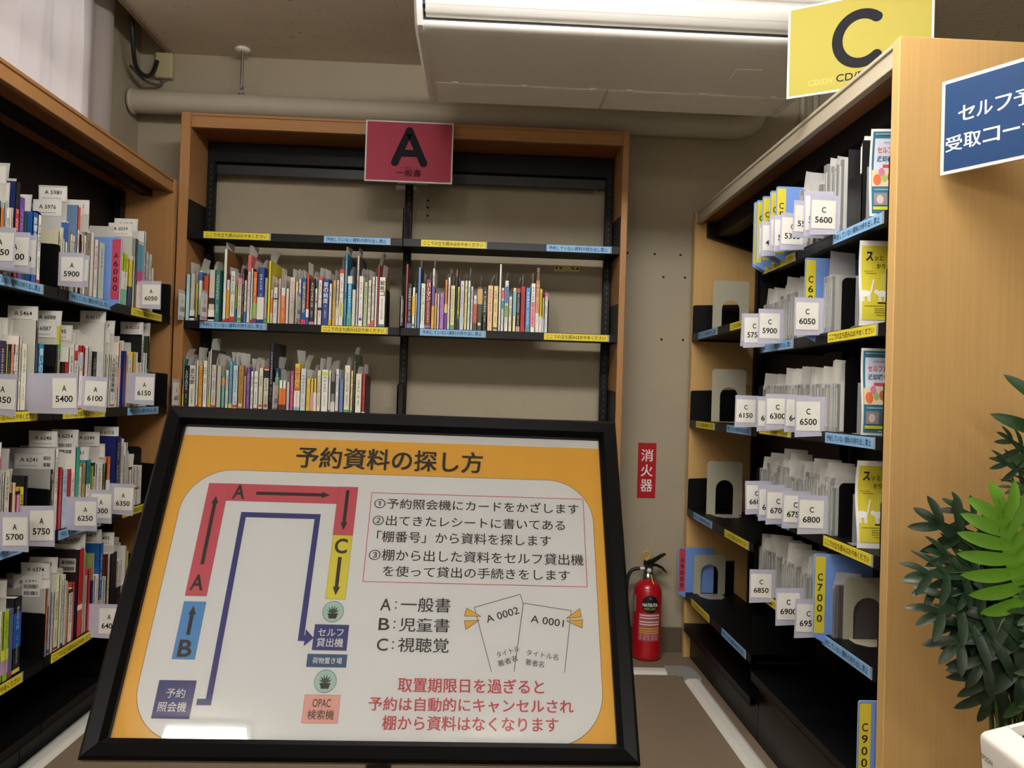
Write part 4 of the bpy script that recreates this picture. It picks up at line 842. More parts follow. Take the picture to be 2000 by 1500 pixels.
for row, lst in BOOKS.items():
    Fm, z, side = (FB, ZS[row[:2]], 'B') if row[0] == 'B' else (FL, ZS[row], 'L')
    for i, spc in enumerate(lst):
        pos = '%s from left in %s' % (ordn(i+1), ROWN[row]) if side == 'B' else '%s from far end of %s' % (ordn(len(lst)-i), ROWN[row])
        lab = describe(spc)+', '+pos
        while len(lab.split()) > 16: lab = re.sub(r'^(tall|thin|thick|short) ', '', lab, count=1) if re.match(r'(tall|thin|thick|short) ', lab) else re.sub(r' with [a-z ]+,', ',', lab)
        book(Fm @ T(spc[0], 0, z+.0006), spc, lab, 'books in the '+ROWN[row], side)
# ---------------------------------------------------------------- number tags standing out of the shelf edge
CARD = mat('e2e0d8', .6, 'card_white'); HOLD2 = mat('b4b3c4', .2, 'plastic_edge')
def number_tag(M, txt, w, h, label, group, flip=1, two=True):
    """local x: outward from the shelf edge, z up, printed face towards -y. flip = -1 mirrors so that outward is -x"""
    th = thing('number_tag', label, 'shelf tag', M, group)
    P = [(-.055, .004), (0, .004), (w, 0), (w, h), (-.055, h)]
    P = [(x*flip, z) for x, z in P]
    if flip < 0: P = P[::-1]
    MB().prism(P, (0, 0, 0), X, Z, (0, .0018, 0), HOLDER).build('clear_sleeve', th)
    cw = .062; b = w-.003 if flip > 0 else -(w-.004); a, b = (b-cw, b) if flip > 0 else (b, b+cw)
    mb = MB().box(a, b, -.0008, -.0002, .017, h-.013, CARD); c = (a+b)/2; hh = h-.03
    mb.text(txt[0], (0, -.0011, 0), X, Z, (c-.0055, .017+hh*.56, c+.0055, .017+hh*.76), INK, .018)
    mb.text(txt[2:], (0, -.0011, 0), X, Z, (c-.0225, .017+hh*.20, c+.0225, .017+hh*.42), INK, .018)
    mb.build('number_card', th); return th
NAMED = dict(L1="left bookcase's top shelf", L2="left bookcase's second shelf", L3="left bookcase's third shelf", L4="left bookcase's fourth shelf", N1="right bookcase's top shelf", N2="right bookcase's second shelf", N3="right bookcase's third shelf", N4="right bookcase's fourth shelf", N5="right bookcase's fifth shelf")
rg = random.Random(11)
CLEAR = ['A 5900', 'A 6050', 'A 5400', 'A 6100', 'A 6150', 'A 5700', 'A 5750', 'A 6250', 'A 6300', 'A 6350', 'A 6400', 'C 5600', 'C 5900', 'C 6050', 'C 6150', 'C 6500', 'C 6800', 'C 6850']
for row, lst in TAGS.items():
    for i, sp in enumerate(lst):
        txt, y, dz, h = sp[:4]; w = sp[4] if len(sp) > 4 else .072
        L = row[0] == 'L'; far = sorted(lst, key=lambda q: -q[1]).index(sp)+1
        lab = 'partly hidden white number tag, %s from far end of %s' % (ordn(far), NAMED[row]) if txt not in CLEAR else 'white number tag reading %s standing out from the %s' % (txt, NAMED[row])
        M = T(-1.215 if L else .901, y, ZS[row]+dz) @ Matrix.Rotation(rg.uniform(-.05, .05), 4, 'Z') @ Matrix.Rotation(rg.uniform(-.035, .035), 4, 'Y')
        number_tag(M, txt, w, h, lab, 'number tags on the '+NAMED[row], 1 if L else -1)
for row, x, txt, dz in (('B2', -1.172, 'A 6500', -.006), ('B2', -1.087, 'A 6550', -.004), ('B2', -.722, 'A 6600', 0), ('B2', -.318, 'A 6700', 0), ('B3', -1.182, 'A 6650', 0), ('B3', -.80, 'A 6700', 0)):
    M = Matrix(((0, -1, 0, x), (-1, 0, 0, 3.199), (0, 0, 1, ZS[row]+.002+dz), (0, 0, 0, 1)))
    M = Matrix(((0, -1, 0, x), (1, 0, 0, 3.197), (0, 0, 1, ZS[row]+.002+dz), (0, 0, 0, 1)))
    number_tag(M, txt, .062, .118, 'white number tag reading %s seen edge-on at the back bookcase, %s' % (txt, {'B2': 'upper', 'B3': 'lower'}[row]+(' right row' if x > -.33 else ' left row')), 'number tags on the back bookcase', -1)
# ---------------------------------------------------------------- blue divider boards
DB = mat('6f93d6', .5, 'divider_blue', var=.02); EDGE = mat('b9cbe8', .5, 'divider_edge'); STY = mat('d2c437', .5, 'stripe_yellow'); STR = mat('bb3f58', .5, 'stripe_red')
def divider(M, txt, red, label, flip, group=None, h=.205, dep=.115):
    th = thing('shelf_divider', label, 'divider', M, group); o = .037
    P = [(-dep, .0), (-.001, 0), (-.001, .001), (.004, .0), (.0045, -.022), (o, -.004), (o, h-.004), (o-.004, h), (-dep, h)]
    P = [(x*flip, z) for x, z in P]
    if flip < 0: P = P[::-1]
    MB().prism(P, (0, 0, 0), X, Z, (0, .003, 0), DB, EDGE).build('board', th)
    mb = MB(); a, b = sorted((flip*(o-.0025), flip*(o-.029))) if not red or flip < 0 else sorted((flip*(o-.001), flip*(o-.028)))
    mb.poly(rrect(a, .004, b, h-.006, .003, 3), (0, -.0005, 0), X, Z, STR if red else STY); c = (a+b)/2; z = h*.76
    for ch in txt.replace(' ', ''): mb.text(ch, (0, -.0009, 0), X, Z, (c-.0068, z-.0185, c+.0068, z), INK, .01); z -= .0262
    mb.build('number_stripe', th); return th
divider(T(-1.215, 2.642, ZS['L1']+.0006), 'A6000', True, "blue divider board with red A6000 stripe on the left bookcase's top shelf", 1)
for i, (y, n) in enumerate(((2.552, 'C4000'), (2.526, 'C4500'), (2.474, 'C4900'), (2.407, 'C5000'), (2.356, 'C5000'))):
    divider(T(.901, y, ZS['N1']+.0006), n, False, "%s blue and yellow divider board from the far end on the right bookcase's top shelf" % ordn(i+1), -1, "divider boards on the right bookcase's top shelf")
divider(T(.901, 2.127, ZS['N2']+.0006), 'C6000', False, "blue divider board with yellow C6000 stripe on the right bookcase's second shelf", -1)
divider(T(.901, 2.02, ZS['N5']+.0006), 'C7000', False, "blue divider board with yellow C7000 stripe on the right bookcase's fifth shelf", -1)
divider(T(.901, 3.392, ZS['F4']+.0006), 'A9000', True, 'blue divider board with red A9000 stripe in the far corner of the right bookcase', -1, None, .19)
divider(T(.901, 1.768, .2326), 'C9000', False, 'blue divider board with yellow C9000 stripe at the bottom of the right bookcase', -1)
# ---------------------------------------------------------------- bookends
def bookend(M, w, h, m, label, hole=None, foot=.09, group=None, fy=-1):
    """upright plate across local x, foot along local y"""
    th = thing('bookend', label, 'bookend', M, group); r = min(.014, w*.2)
    out = [(0, 0)]+[(p[0], p[1]) for p in rrect(0, -1, w, h, r, 5)[:12]][::-1]+[(w, 0)]
    top = [p for p in rrect(0, -1, w, h, r, 5) if p[1] > 0][::-1]     # from the left up and over to the right
    if hole:
        hw, hh = hole; c = w/2; a = [(c+hw*.62*math.cos(q*math.pi/8), hh-hw*.45+hw*.45*math.sin(q*math.pi/8)) for q in range(9)]
        if hole[0] > .035: a = [(c+hw*math.cos(q*math.pi/8), hh-hw+hw*math.sin(q*math.pi/8)) for q in range(9)]
        lo = [(c+hw, .012), *a, (c-hw, .012)]
        V = []; mb = MB(); P = [(0, .0)]+top+[(w, 0), (c+hw, 0)]+lo+[(c-hw, 0)]
        P = [(0, 0)]+top+[(w, 0)]+[(c+hw, 0)]+a+[(c-hw, 0)]
        mb.prism(P[::-1], (0, 0, 0), X, Z, (0, .0018, 0), m)
    else: mb = MB().prism(([(0, 0)]+top+[(w, 0)])[::-1], (0, 0, 0), X, Z, (0, .0018, 0), m)
    mb.build('upright_plate', th)
    q = [(w*.12, 0), (w*.12, fy*foot*.6), (w*.3, fy*foot), (w*.7, fy*foot), (w*.88, fy*foot*.6), (w*.88, 0)]
    MB().prism(q if fy > 0 else q[::-1], (0, 0, 0), X, Y, (0, 0, .0012), m).build('foot_plate', th); return th
bookend(T(.93, 3.217, ZS['F1']+.0006), .148, .205, BEIGE, 'tall beige steel bookend alone on the upper far shelf of the right bookcase', (.042/1.15, .125), group='beige bookends on the far shelves')
bookend(T(.93, 3.195, ZS['F2']+.0006), .138, .212, BEIGE, 'tall beige steel bookend alone on the second far shelf of the right bookcase', (.036, .14), group='beige bookends on the far shelves')
bookend(T(.93, 3.23, ZS['F3']+.0006), .145, .215, BEIGE, 'tall beige steel bookend alone on the third far shelf of the right bookcase', (.036, .14), group='beige bookends on the far shelves')
bookend(T(.925, 3.372, ZS['F4']+.0006), .135, .165, BEIGE, 'beige steel bookend in front of the red-striped divider in the far corner', (.037, .125))
bookend(T(.926, 1.985, ZS['N5']+.0006), .125, .155, BEIGE, 'beige arched bookend beside the yellow C7000 divider board', (.037, .105), .06)
bookend(T(.93, 1.80, .2326), .125, .165, BEIGE, 'beige bookend behind the C9000 divider board at the bottom right', None, .05, None, 1)
bookend(T(.92, 1.995, ZS['N3']+.0006) , .12, .19, BLACK, "black bookend closing the disc row on the right bookcase's third shelf", None, .06)
bookend(T(.92, 2.012, ZS['N4']+.0006), .12, .137, BLACK, "black bookend closing the disc row on the right bookcase's fourth shelf", None, .06)
bookend(T(.925, 2.036, ZS['N2']+.0006), .12, .14, BLACK, "black bookend closing the disc row on the right bookcase's second shelf", None, .06)
rowend = lambda r: BOOKS[r][-1][0]+BOOKS[r][-1][1]
for r, h, s in (('L1', .175, 'top'), ('L2', .11, 'second'), ('L3', .205, 'third')):
    bookend(T(-1.345, rowend(r)+.002, ZS[r]+.0006), .12, h, BLACK, "black bookend at the far end of the left bookcase's %s row" % s, None, .0001 if False else .05, None, 1)
_wb = [b for b in BOOKS['L1'] if b[4] == 'f0eee2'][0]
th = bookend(T(-1.345, _wb[0]+_wb[1]+.0008, ZS['L1']+.0006), .122, .2, BLACK, "tall black bookend beside the blue and white books on the left bookcase's top shelf", None, .06, None, 1)
def bookend_x(x, r, h, m, label):
    M = Matrix(((0, 1, 0, x), (1, 0, 0, 3.206), (0, 0, 1, ZS[r]+.0006), (0, 0, 0, 1)))
    M = Matrix(((0, 1, 0, x), (1, 0, 0, 3.206), (0, 0, 1, ZS[r]+.0006), (0, 0, 0, 1)))
    return bookend(M, .12, h, m, label, None, .05, None, 1)
bookend_x(rowend('B2L')+.002, 'B2', .152, BLACK, "black bookend at the right end of the back bookcase's upper left row")
bookend_x(rowend('B3L')+.002, 'B3', .155, mat('2a2a2c', .45, 'dark_steel'), "dark bookend at the right end of the back bookcase's lower left row")
bookend_x(rowend('B2R')+.002, 'B2', .13, BLACK, "black bookend at the right end of the back bookcase's right row")

# ---------------------------------------------------------------- discs in clear cases on the right bookcase
CASE = film('case_plastic', (.93, .94, .93), .08, 1.5); NC = [0]
def disc(y, row, t, h, d, ins, slip, label, group, cap=True, bag=False, num=None):
    """local frame of the right bookcase: x towards the viewer"""
    rg = random.Random(900+NC[0]); NC[0] += 1
    M = FRt @ T(-y-t/2, 0, ZS[row]+.0006); e = .0012
    th = thing('disc_case', label, 'disc case', M, group); y0 = rg.uniform(.002, .006)
    MB().cbox(0, t, y0, d, 0, h, mat('d4d6d2', .1, 'clear_styrene', alpha=.10 if ins in ('1a1416', '2a1518') else .30, spec=.9), .0006).build('clear_case', th)
    mb = MB(); mb.box(e, t-e, y0+.004, y0+.010, .003, h-.003, mat('4a4a4c', .5)); mb.box(e, t-e, y0+.0105, d-.004, .003, h-.003, mat(ins, .5, var=.08)); mb.quad((t*.3, y0+.0035, h*.1), (t*.7, y0+.0035, h*.1), (t*.7, y0+.0035, h*.9), (t*.3, y0+.0035, h*.9), mat(ins, .5, var=.08)); mb.build('paper_inlay', th)
    if slip:
        # a receipt tucked into the case, standing up and curling towards the viewer
        mb = MB(); w = rg.uniform(.066, .08); a = y0+rg.uniform(-.004, .010); cu = rg.uniform(.002, .009); bk = rg.uniform(-.004, .006); V = []; n, k = 8, 4
        for j in range(k+1):
            g = j/k
            for i in range(n+1):
                f = i/n; V.append((t*.5+cu*(1-f)**2*(.4+.6*g)+bk*g*g-.002*math.sin(f*4+i*.2), a+w*f+.003*g*(1-f), h-.012+(slip+.012)*g-.004*f*g))
        mb.add(V, [(j*(n+1)+i, j*(n+1)+i+1, (j+1)*(n+1)+i+1, (j+1)*(n+1)+i) for j in range(k) for i in range(n)], SLIP, True)
        mb.build('paper_slip', th)
    if bag:
        mb = MB(); V = []; n, k = 18, 9
        for j in range(k+1):
            f = j/k
            for i in range(n):
                a = 2*math.pi*i/n; r = (.9+.25*math.sin(3*a+f*7)+.2*math.sin(5*a-f*4))*(1-.75*f**3); V.append((t/2+(t*.40)*math.cos(a)*r, y0+.05+.058*math.sin(a)*r, h*.35+f*(h*.65+.045)+.006*math.sin(4*a+j)))
        mb.add(V, [(j*n+i, j*n+(i+1) % n, (j+1)*n+(i+1) % n, (j+1)*n+i) for j in range(k) for i in range(n)], mat('cfd6cc', .15, 'thin_bag', alpha=.5, spec=.8), True); mb.build('plastic_bag', th)
    return th
rg = random.Random(21)
INS = ['a8aaa6', 'd4d2c8', '7a7c7c', 'e0ddd4', 'b09c8c', 'c9a088', '4a4e52', 'b8c0c4', 'a4b0a0', 'd0c8b8', 'e4e2dc', 'c8c8c4']
def discrow(row, y0, y1, ts, hs, where, **k):
    y = y0; i = 0; out = []
    while y > y1+.006:
        t = rg.choice(ts); t = min(t, y-y1); i += 1
        out.append((y-t/2, t)); y -= t+.0008
    for i, (yy, t) in enumerate(out):
        h = rg.choice(hs); ins = rg.choice(INS); sl = rg.uniform(.028, .052) if rg.random() < .85 else 0
        if row == 'N3' and i > len(out)-5: sl = rg.uniform(.05, .06)
        disc(yy, row, t, h, .135, ins, sl, '%s disc case%s, %s from far end of %s' % (cname(ins), ', white slip' if sl else '', ordn(i+1), where[4:]), 'disc cases in '+where, bag=(row == 'N5' and i == len(out)-1))
    return out
CT = (.0105, .0105, .024, .016, .0145)
discrow('N2', 2.563, 2.30, CT, (.126, .126, .14), "the right bookcase's second row")
for i, (y, ins, s) in enumerate(((2.10, 'c8c4bc', .07), (2.08, '8a8c90', 0), (2.062, 'b0aca4', 0))): disc(y, 'N2', .014, .15, .135, ins, s, '%s clear disc case on the near side of the C6000 divider board' % ('first', 'second', 'third')[i], 'disc cases beside the C6000 divider')
discrow('N3', 2.545, 2.005, CT, (.125, .125, .127), "the right bookcase's third row")
discrow('N4', 2.555, 2.02, CT, (.125, .127, .15), "the right bookcase's fourth row")
discrow('N5', 2.545, 2.06, (.0105, .024, .016), (.125, .126, .13), "the right bookcase's fifth row")
for i, (y, ins) in enumerate(((2.003, '1a1416'), (1.993, '2a1518'))): disc(y, 'N5', .009, .135, .13, ins, .03 if i == 0 else 0, '%s dark disc case between the C7000 divider board and its beige bookend' % ('first', 'second')[i], 'disc cases beside the C7000 divider')
for i, (y, t, h, ins) in enumerate(((2.31, .012, .14, 'd8d6d0'), (2.27, .02, .175, 'dcdad4'), (2.225, .014, .15, 'e0deda'), (2.19, .012, .145, 'd0d0ce'), (2.15, .014, .16, '2a2a2c'), (2.11, .02, .2, 'e0dedc'), (2.08, .014, .19, 'd8c8c8'), (2.05, .012, .185, 'dcdcd8'), (2.02, .012, .19, 'e0e0de'))):
    disc(y, 'N1', t, h, .14, ins, (.02, .05, .03, .035, 0, .02, .0, .02, 0)[i], "%s disc case, %s from far end of right bookcase's top row" % (cname(ins), ordn(i+1)), "disc cases in the right bookcase's top row")
th = thing('file_box', "black upright file box on the right bookcase's top shelf", 'file box', T(.905, 1.90, ZS['N1']+.0006)); bk = mat('111113', .5, 'file_board')
m = MB().box(0, .2, 0, .002, 0, .2, bk).box(0, .2, .074, .076, 0, .2, bk).box(.198, .2, 0, .076, 0, .2, bk).box(0, .002, 0, .076, 0, .12, bk).box(0, .2, 0, .076, 0, .002, bk); m.build('box_shell', th)
for i in range(4): o = MB().box(0, .17, 0, .005, 0, .21-.004*i, PAPER).build('paper_stack', M=T(.915+.004*i, 1.909+.014*i, ZS['N1']+.0036)); tag(o, '%s sheaf of papers standing in the black file box' % ('front', 'second', 'third', 'rear')[i], 'papers', 'papers in the file box')
# ---------------------------------------------------------------- lettered signs
SF = mat('c8c6c2', .5, 'sign_border')
def up2(a): d = Vector((math.cos(a), math.sin(a), 0)); return d, Vector((-d.y, d.x, 0))
def board_sign(name, label, M, w, h, c, bor, cat='sign', t=.005):
    th = thing(name, label, cat, M); MB().cbox(0, w, 0, t, 0, h, SF, .0008).build('sign_plate', th)
    MB().quad((bor, -.0004, bor), (w-bor, -.0004, bor), (w-bor, -.0004, h-bor), (bor, -.0004, h-bor), c).build('printed_face', th); return th
def strokes(mb, P, w, o, m):
    """round-ended stroke path in the sign's plane"""
    for p, q in zip(P, P[1:]): mb.line(p, q, w, (0, o, 0), X, Z, m)
    for i, p in enumerate(P): mb.poly(circ(p[0], p[1], w/2, 20), (0, o-.00002*(i+1), 0), X, Z, m)
th = board_sign('section_sign', 'red sign with a big black letter A on the top of the back bookcase', T(-.485, 3.172, 1.922), .346, .243, mat('a4384e', .6, 'sign_crimson', var=.02, spec=.25), .006)
mb = MB(); dk = mat('222226', .75, 'sign_ink', spec=.1); strokes(mb, [(.118, .078), (.172, .205), (.231, .078)], .030, -.0008, dk); mb.line((.13, .116), (.22, .116), .028, (0, -.001, 0), X, Z, dk)
mb.text('いっぱんしょ', (0, -.0012, 0), X, Z, (.14, .055, .207, .064), dk, .005); mb.text('一般書', (0, -.0012, 0), X, Z, (.125, .024, .222, .052), dk, .012); mb.build('lettering', th)
MB().box(.13, .25, .005, .025, .0, .004, mat('cfcabf', .35, 'zinc')).build('rear_clip', th)
d, n = up2(math.radians(-32)); M = Matrix(((d.x, n.x, 0, .828), (d.y, n.y, 0, 2.202), (0, 0, 1, 1.946), (0, 0, 0, 1)))
th = board_sign('section_sign', 'yellow sign with a big black letter C standing on the right bookcase', M, .364, .254, mat('a0953c', .6, 'sign_yellow', var=.02, spec=.25), .006)
mb = MB(); P = [(.190+.060*math.cos(math.radians(a)), .135+.066*math.sin(math.radians(a))) for a in range(50, 311, 10)]; strokes(mb, P, .027, -.0008, dk)
mb.text('CD/DVD', (0, -.0012, 0), X, Z, (.130, .026, .245, .046), dk, .004); mb.text('CD/DV', (0, -.0006, 0), X, Z, (.058, .026, .122, .042), mat('b4a636', .5, 'ghost_ink'), .002); mb.build('lettering', th)
mb = MB()
for u in (.16, .30): mb.box(u-.012, u+.012, .006, .010, -.029, .05, BLACK).box(u-.012, u+.012, .006, .06, -.030, -.027, BLACK)
mb.build('stand_foot', th)
a = math.radians(-58); d, n = up2(a); M = Matrix(((d.x, n.x, 0, .991), (d.y, n.y, 0, 1.716), (0, 0, 1, 1.604), (0, 0, 0, 1)))
th = board_sign('corner_sign', 'dark blue sign with white lettering on the end panel of the right bookcase', M, .297, .207, mat('143a68', .55, 'sign_navy', var=.02, spec=.2), .008)
mb = MB(); wt = mat('e8eaf0', .5, 'sign_white')
for s, u, z, w in (('セルフ予約', .036, .108, .037), ('受取コーナー', .010, .047, .0385)):
    for i, ch in enumerate(s):
        if ch == 'ー': mb.line((u+i*w+.003, z+.019), (u+i*w+w-.003, z+.019), .0045, (0, -.0009, 0), X, Z, wt)
        else:
            k = .003 if ch in 'コルフ' else .0018; mb.text(ch, (0, -.0009, 0), X, Z, (u+i*w+k, z+k, u+i*w+w-k, z+.036-k), wt, .012)
mb.build('lettering', th)
MB().box(.004, .018, .006, .014, .02, .17, WOODR).box(.018, .16, .006, .012, .09, .11, WOODR).build('wood_batten', th)
# ---------------------------------------------------------------- posters standing in the right bookcase
def poster(kind, y, z0, label, tilt):
    w, h = .148, .205; d = up2(tilt)[0]; M = Matrix(((d.x, -d.y, 0, .896), (d.y, d.x, 0, y), (0, 0, 1, z0), (0, 0, 0, 1)))
    th = thing('poster', label, 'poster', M, 'posters standing in the right bookcase'); rg = random.Random(kind+int(y*1000))
    amp = rg.uniform(.006, .012); ph = rg.uniform(0, 2)
    def f(u, v): return -amp*math.sin(v/h*5+ph)-.35*max(0, .03-u)*0+(-.004*math.cos(u/w*3))
    def patch(mb, u0, v0, u1, v1, m, o=.0006, n=6):
        V = []
        for j in range(n+1):
            for i in range(n+1): u = u0+(u1-u0)*i/n; v = v0+(v1-v0)*j/n; V.append((u, f(u, v)-o, v))
        mb.add(V, [(j*(n+1)+i, j*(n+1)+i+1, (j+1)*(n+1)+i+1, (j+1)*(n+1)+i) for j in range(n) for i in range(n)], m, True)
    def wt(mb, s, rect, m, bold=.01):
        V, F, bb = glyphs(s, bold, 2); u0, v0, u1, v1 = rect; sx = (u1-u0)/(bb[2]-bb[0]); sy = (v1-v0)/(bb[3]-bb[1])
        P = [(u0+(x-bb[0])*sx, v0+(yy-bb[1])*sy) for x, yy in V]; mb.add([(u, f(u, v)-.0012, v) for u, v in P], F, m)
    def blob(mb, P, m, o=.001): mb.add([(u, f(u, v)-o, v) for u, v in P], [tuple(range(len(P)))], m)
    mb = MB(); patch(mb, 0, 0, w, h, PAPER, 0, 12); mb.build('paper_sheet', th); mb = MB()
    if kind == 1:
        patch(mb, .006, .014, w-.004, h-.012, STY, .0005, 10); k = INK
        wt(mb, 'ス', (.016, h-.048, .033, h-.026), k, .03); wt(mb, 'ッと', (.036, h-.047, .058, h-.034), k); wt(mb, 'かりられる', (.042, h-.066, .098, h-.054), k)
        wc = mat('e6e6e2', .6, 'poster_white')
        for u0, s in ((-.004, 1), (.036, 1), (.082, 1)):
            c = [(u0+p[0], .078+p[1]) for p in circ(.018, 0, .014, 14, .008)]; c = [(max(.001, u), v) for u, v in c]; blob(mb, c, wc)
            if u0 > 0: blob(mb, [(u0+.0+p[0], .082+p[1]) for p in circ(.004, 0, .006, 12, .0055)], wc, .0012)
            for q in (.009, .013, .023, .027): blob(mb, [(max(.001, u0+q), .058), (max(.0015, u0+q+.003), .058), (max(.0015, u0+q+.003), .074), (max(.001, u0+q), .074)], wc, .0011)
            blob(mb, [(u0+.029, .08), (u0+.033, .08), (u0+.041, .112), (u0+.037, .113)], wc, .0013)
        for q in range(5): blob(mb, [(.052+q*.005, .09), (.0545+q*.005, .09), (.0555+q*.005, .126), (.053+q*.005, .126)], mat('dcd67c', .6, 'stripe_pale'), .0008)
        blob(mb, [(.042, .054), (.068, .054), (.07, .057), (.044, .057)], k)
        for v, a, b in ((.048, .012, .11), (.042, .035, .07), (.037, .035, .06), (.032, .035, .075), (.026, .04, .062), (.132, .012, .034), (.127, .016, .04)):
            u = a
            while u < b: q = rg.uniform(.002, .004); blob(mb, [(u, v-.0009), (u+q, v-.0009), (u+q, v+.0009), (u, v+.0009)], mat('6a661c', .6, 'fine_print')); u += q+.0012
    else:
        tl = mat('2f6f86', .5, 'poster_teal'); patch(mb, .005, .006, w-.004, h-.006, tl, .0005, 8); patch(mb, .010, h-.094, w-.008, h-.022, mat('d0d6e8', .5, 'poster_pale'), .0009, 6)
        patch(mb, .006, .072, w-.005, h-.094, mat('e4c8a4', .6, 'poster_peach'), .0008, 6)
        rd = mat('d0524a', .5, 'poster_red'); bl = mat('245a78', .5, 'poster_ink')
        wt(mb, 'セルフ', (.016, h-.055, .05, h-.041), rd, .02); wt(mb, '貸出機・', (.052, h-.055, .098, h-.041), bl, .02); wt(mb, '返却機も', (.016, h-.075, .062, h-.061), bl, .02); wt(mb, '登場', (.064, h-.075, .092, h-.061), rd, .02)
        patch(mb, .03, h-.089, .08, h-.081, rd, .0012, 2)
        for u, v, r, c in ((.018, .088, .009, 'd86a3c'), (.034, .092, .006, '9ab46a'), (.049, .094, .008, 'a8683c'), (.066, .086, .007, 'b87848'), (.028, .106, .007, 'd07a9c'), (.082, .09, .008, 'd8b0a0'), (.1, .094, .009, 'c8a070'), (.12, .09, .009, 'd0a890')): blob(mb, circ(u, v, r, 12, r*1.5), mat(c, .6), .0013)
        for i in range(4): patch(mb, .010+i*.033, .026, .040+i*.033, .056, mat(('8a8484', '5a5a5e', '9a8e8a', '77706c')[i], .5), .0012, 2); blob(mb, circ(.024+i*.033, .04, .008, 10, .011), mat('c8b8b0', .6), .0015)
        patch(mb, .008, .015, w-.008, .0225, mat('c8c83c', .5), .0012, 3)
        for v, a, b in ((.01, .04, .1), (.064, .012, .06), (h-.012, .01, .12), (h-.031, .03, .07)):
            u = a
            while u < b: q = rg.uniform(.002, .004); blob(mb, [(u, v-.001), (u+q, v-.001), (u+q, v+.001), (u, v+.001)], mat('c8d4d0' if v != h-.031 else '7a86a0', .6), .0016); u += q+.0012
    mb.build('printed_picture', th)
    MB().box(0, w, .016, .019, 0, h*.6, mat('c8cccc', .1, 'clear_acrylic', alpha=.3)).box(0, w, .016, .05, 0, .002, mat('c8cccc', .1, 'clear_acrylic', alpha=.3)).build('acrylic_stand', th)
poster(2, 1.845, ZS['N1']+.001, "teal and peach poster on the right bookcase's top shelf beside the end panel", -.18)
poster(1, 1.885, ZS['N2']+.001, "yellow cat poster on the right bookcase's second shelf beside the end panel", -.12)
poster(2, 1.862, ZS['N3']+.001, "teal and peach poster on the right bookcase's third shelf beside the end panel", -.12)
poster(1, 1.872, ZS['N4']+.001, "yellow cat poster on the right bookcase's fourth shelf, curling by the end panel", -.12)
# ---------------------------------------------------------------- the tilted sign stand in front
BO = Vector((-.435, .927, .667)); ex = Vector((1, .021, -.007)).normalized(); ey = Vector((-.004, .509, .861)); ey = (ey-ex*ey.dot(ex)).normalized(); en = ex.cross(ey)   # en towards the viewer
BM = Matrix(((ex.x, ey.x, en.x, BO.x), (ex.y, ey.y, en.y, BO.y), (ex.z, ey.z, en.z, BO.z), (0, 0, 0, 1)))
W, Hh = .634, .454; BW = .024
th = thing('sign_stand', 'black framed direction board on a tilted stand in the foreground', 'sign stand', T(0, 0, 0)); FRM = mat('050506', .33, 'black_frame', bump=.06, bscale=60, spec=.12)
mb = MB()
P = [(0, -.006), (0, .012), (.004, .016), (BW-.006, .013), (BW, .004), (BW, -.006)]     # section: across, up
cs = [(0, 0, 1, 1), (W, 0, -1, 1), (W, Hh, -1, -1), (0, Hh, 1, -1)]
for i in range(4):
    A, B = cs[i], cs[(i+1) % 4]; V = [(A[0]+A[2]*p, A[1]+A[3]*p, q) for p, q in P]+[(B[0]+B[2]*p, B[1]+B[3]*p, q) for p, q in P]; k = len(P)
    mb.add(V, [(j, j+1, j+1+k, j+k) for j in range(k-1)], FRM)
for i in range(4):      # mitre lines
    A = cs[i]; mb.line((A[0]+A[2]*.001, A[1]+A[3]*.001), (A[0]+A[2]*BW, A[1]+A[3]*BW), .0007, (0, 0, .0162), X, Y, mat('6a6a6e', .3, 'mitre')) if False else None
mb.build('snap_frame', th, BM)
MB().box(.004, W-.004, .004, Hh-.004, -.008, -.004, mat('26262a', .6, 'backing')).build('backing_board', th, BM)
pr = MB(); mm = .001; o = Vector((0, 0, 0))
def pq(P, m, z): pr.add([(p[0]*mm, p[1]*mm, z) for p in P], [tuple(range(len(P)))], m)
pm = lambda h: mat(h, .55, 'print_'+h, var=.015)
wht, ora, crim, yl2, bl2, nav, pet, sal, ink = pm('e2e5e7'), pm('ecb23c'), pm('cd4f60'), pm('e2d63c'), pm('4a92d2'), pm('252f7c'), pm('22527e'), pm('eba89c'), pm('1c1c1e')
pq([(5, 4), (629, 4), (629, 450), (5, 450)], pm('dadcdf'), -.0035)
pq([(24.4, 15.5), (612.2, 15.5), (612.2, 417.2), (24.4, 417.2)], ora, -.0032)
pq(rrect(41, 21.5, 597, 365.2, 62, 14), ink, -.0030); pq(rrect(41.6, 22.1, 596.4, 364.6, 61.5, 14), wht, -.0028)
def tx(s, x0, y0, x1, y1, m=ink, bold=.006, z=-.0020): pr.text(s, (0, 0, z), X, Y, (x0*mm, y0*mm, x1*mm, y1*mm), m, bold+.004, 4)
tx('予約資料の探し方', 184, 372, 443, 404, bold=.014)
def bar(x0, y0, x1, y1, m): pq([(x0-.3, y0-.3), (x1+.3, y0-.3), (x1+.3, y1+.3), (x0-.3, y1+.3)], pm('5a4048'), -.0026); pq([(x0, y0), (x1, y0), (x1, y1), (x0, y1)], m, -.0024)
bar(73.2, 190.5, 99.5, 344.4, crim); bar(99.8, 320, 246.6, 344.6, crim); bar(247, 276, 273, 345, crim); bar(247.5, 190.5, 272.5, 275.5, yl2); bar(73.8, 113.3, 100.6, 183, bl2)
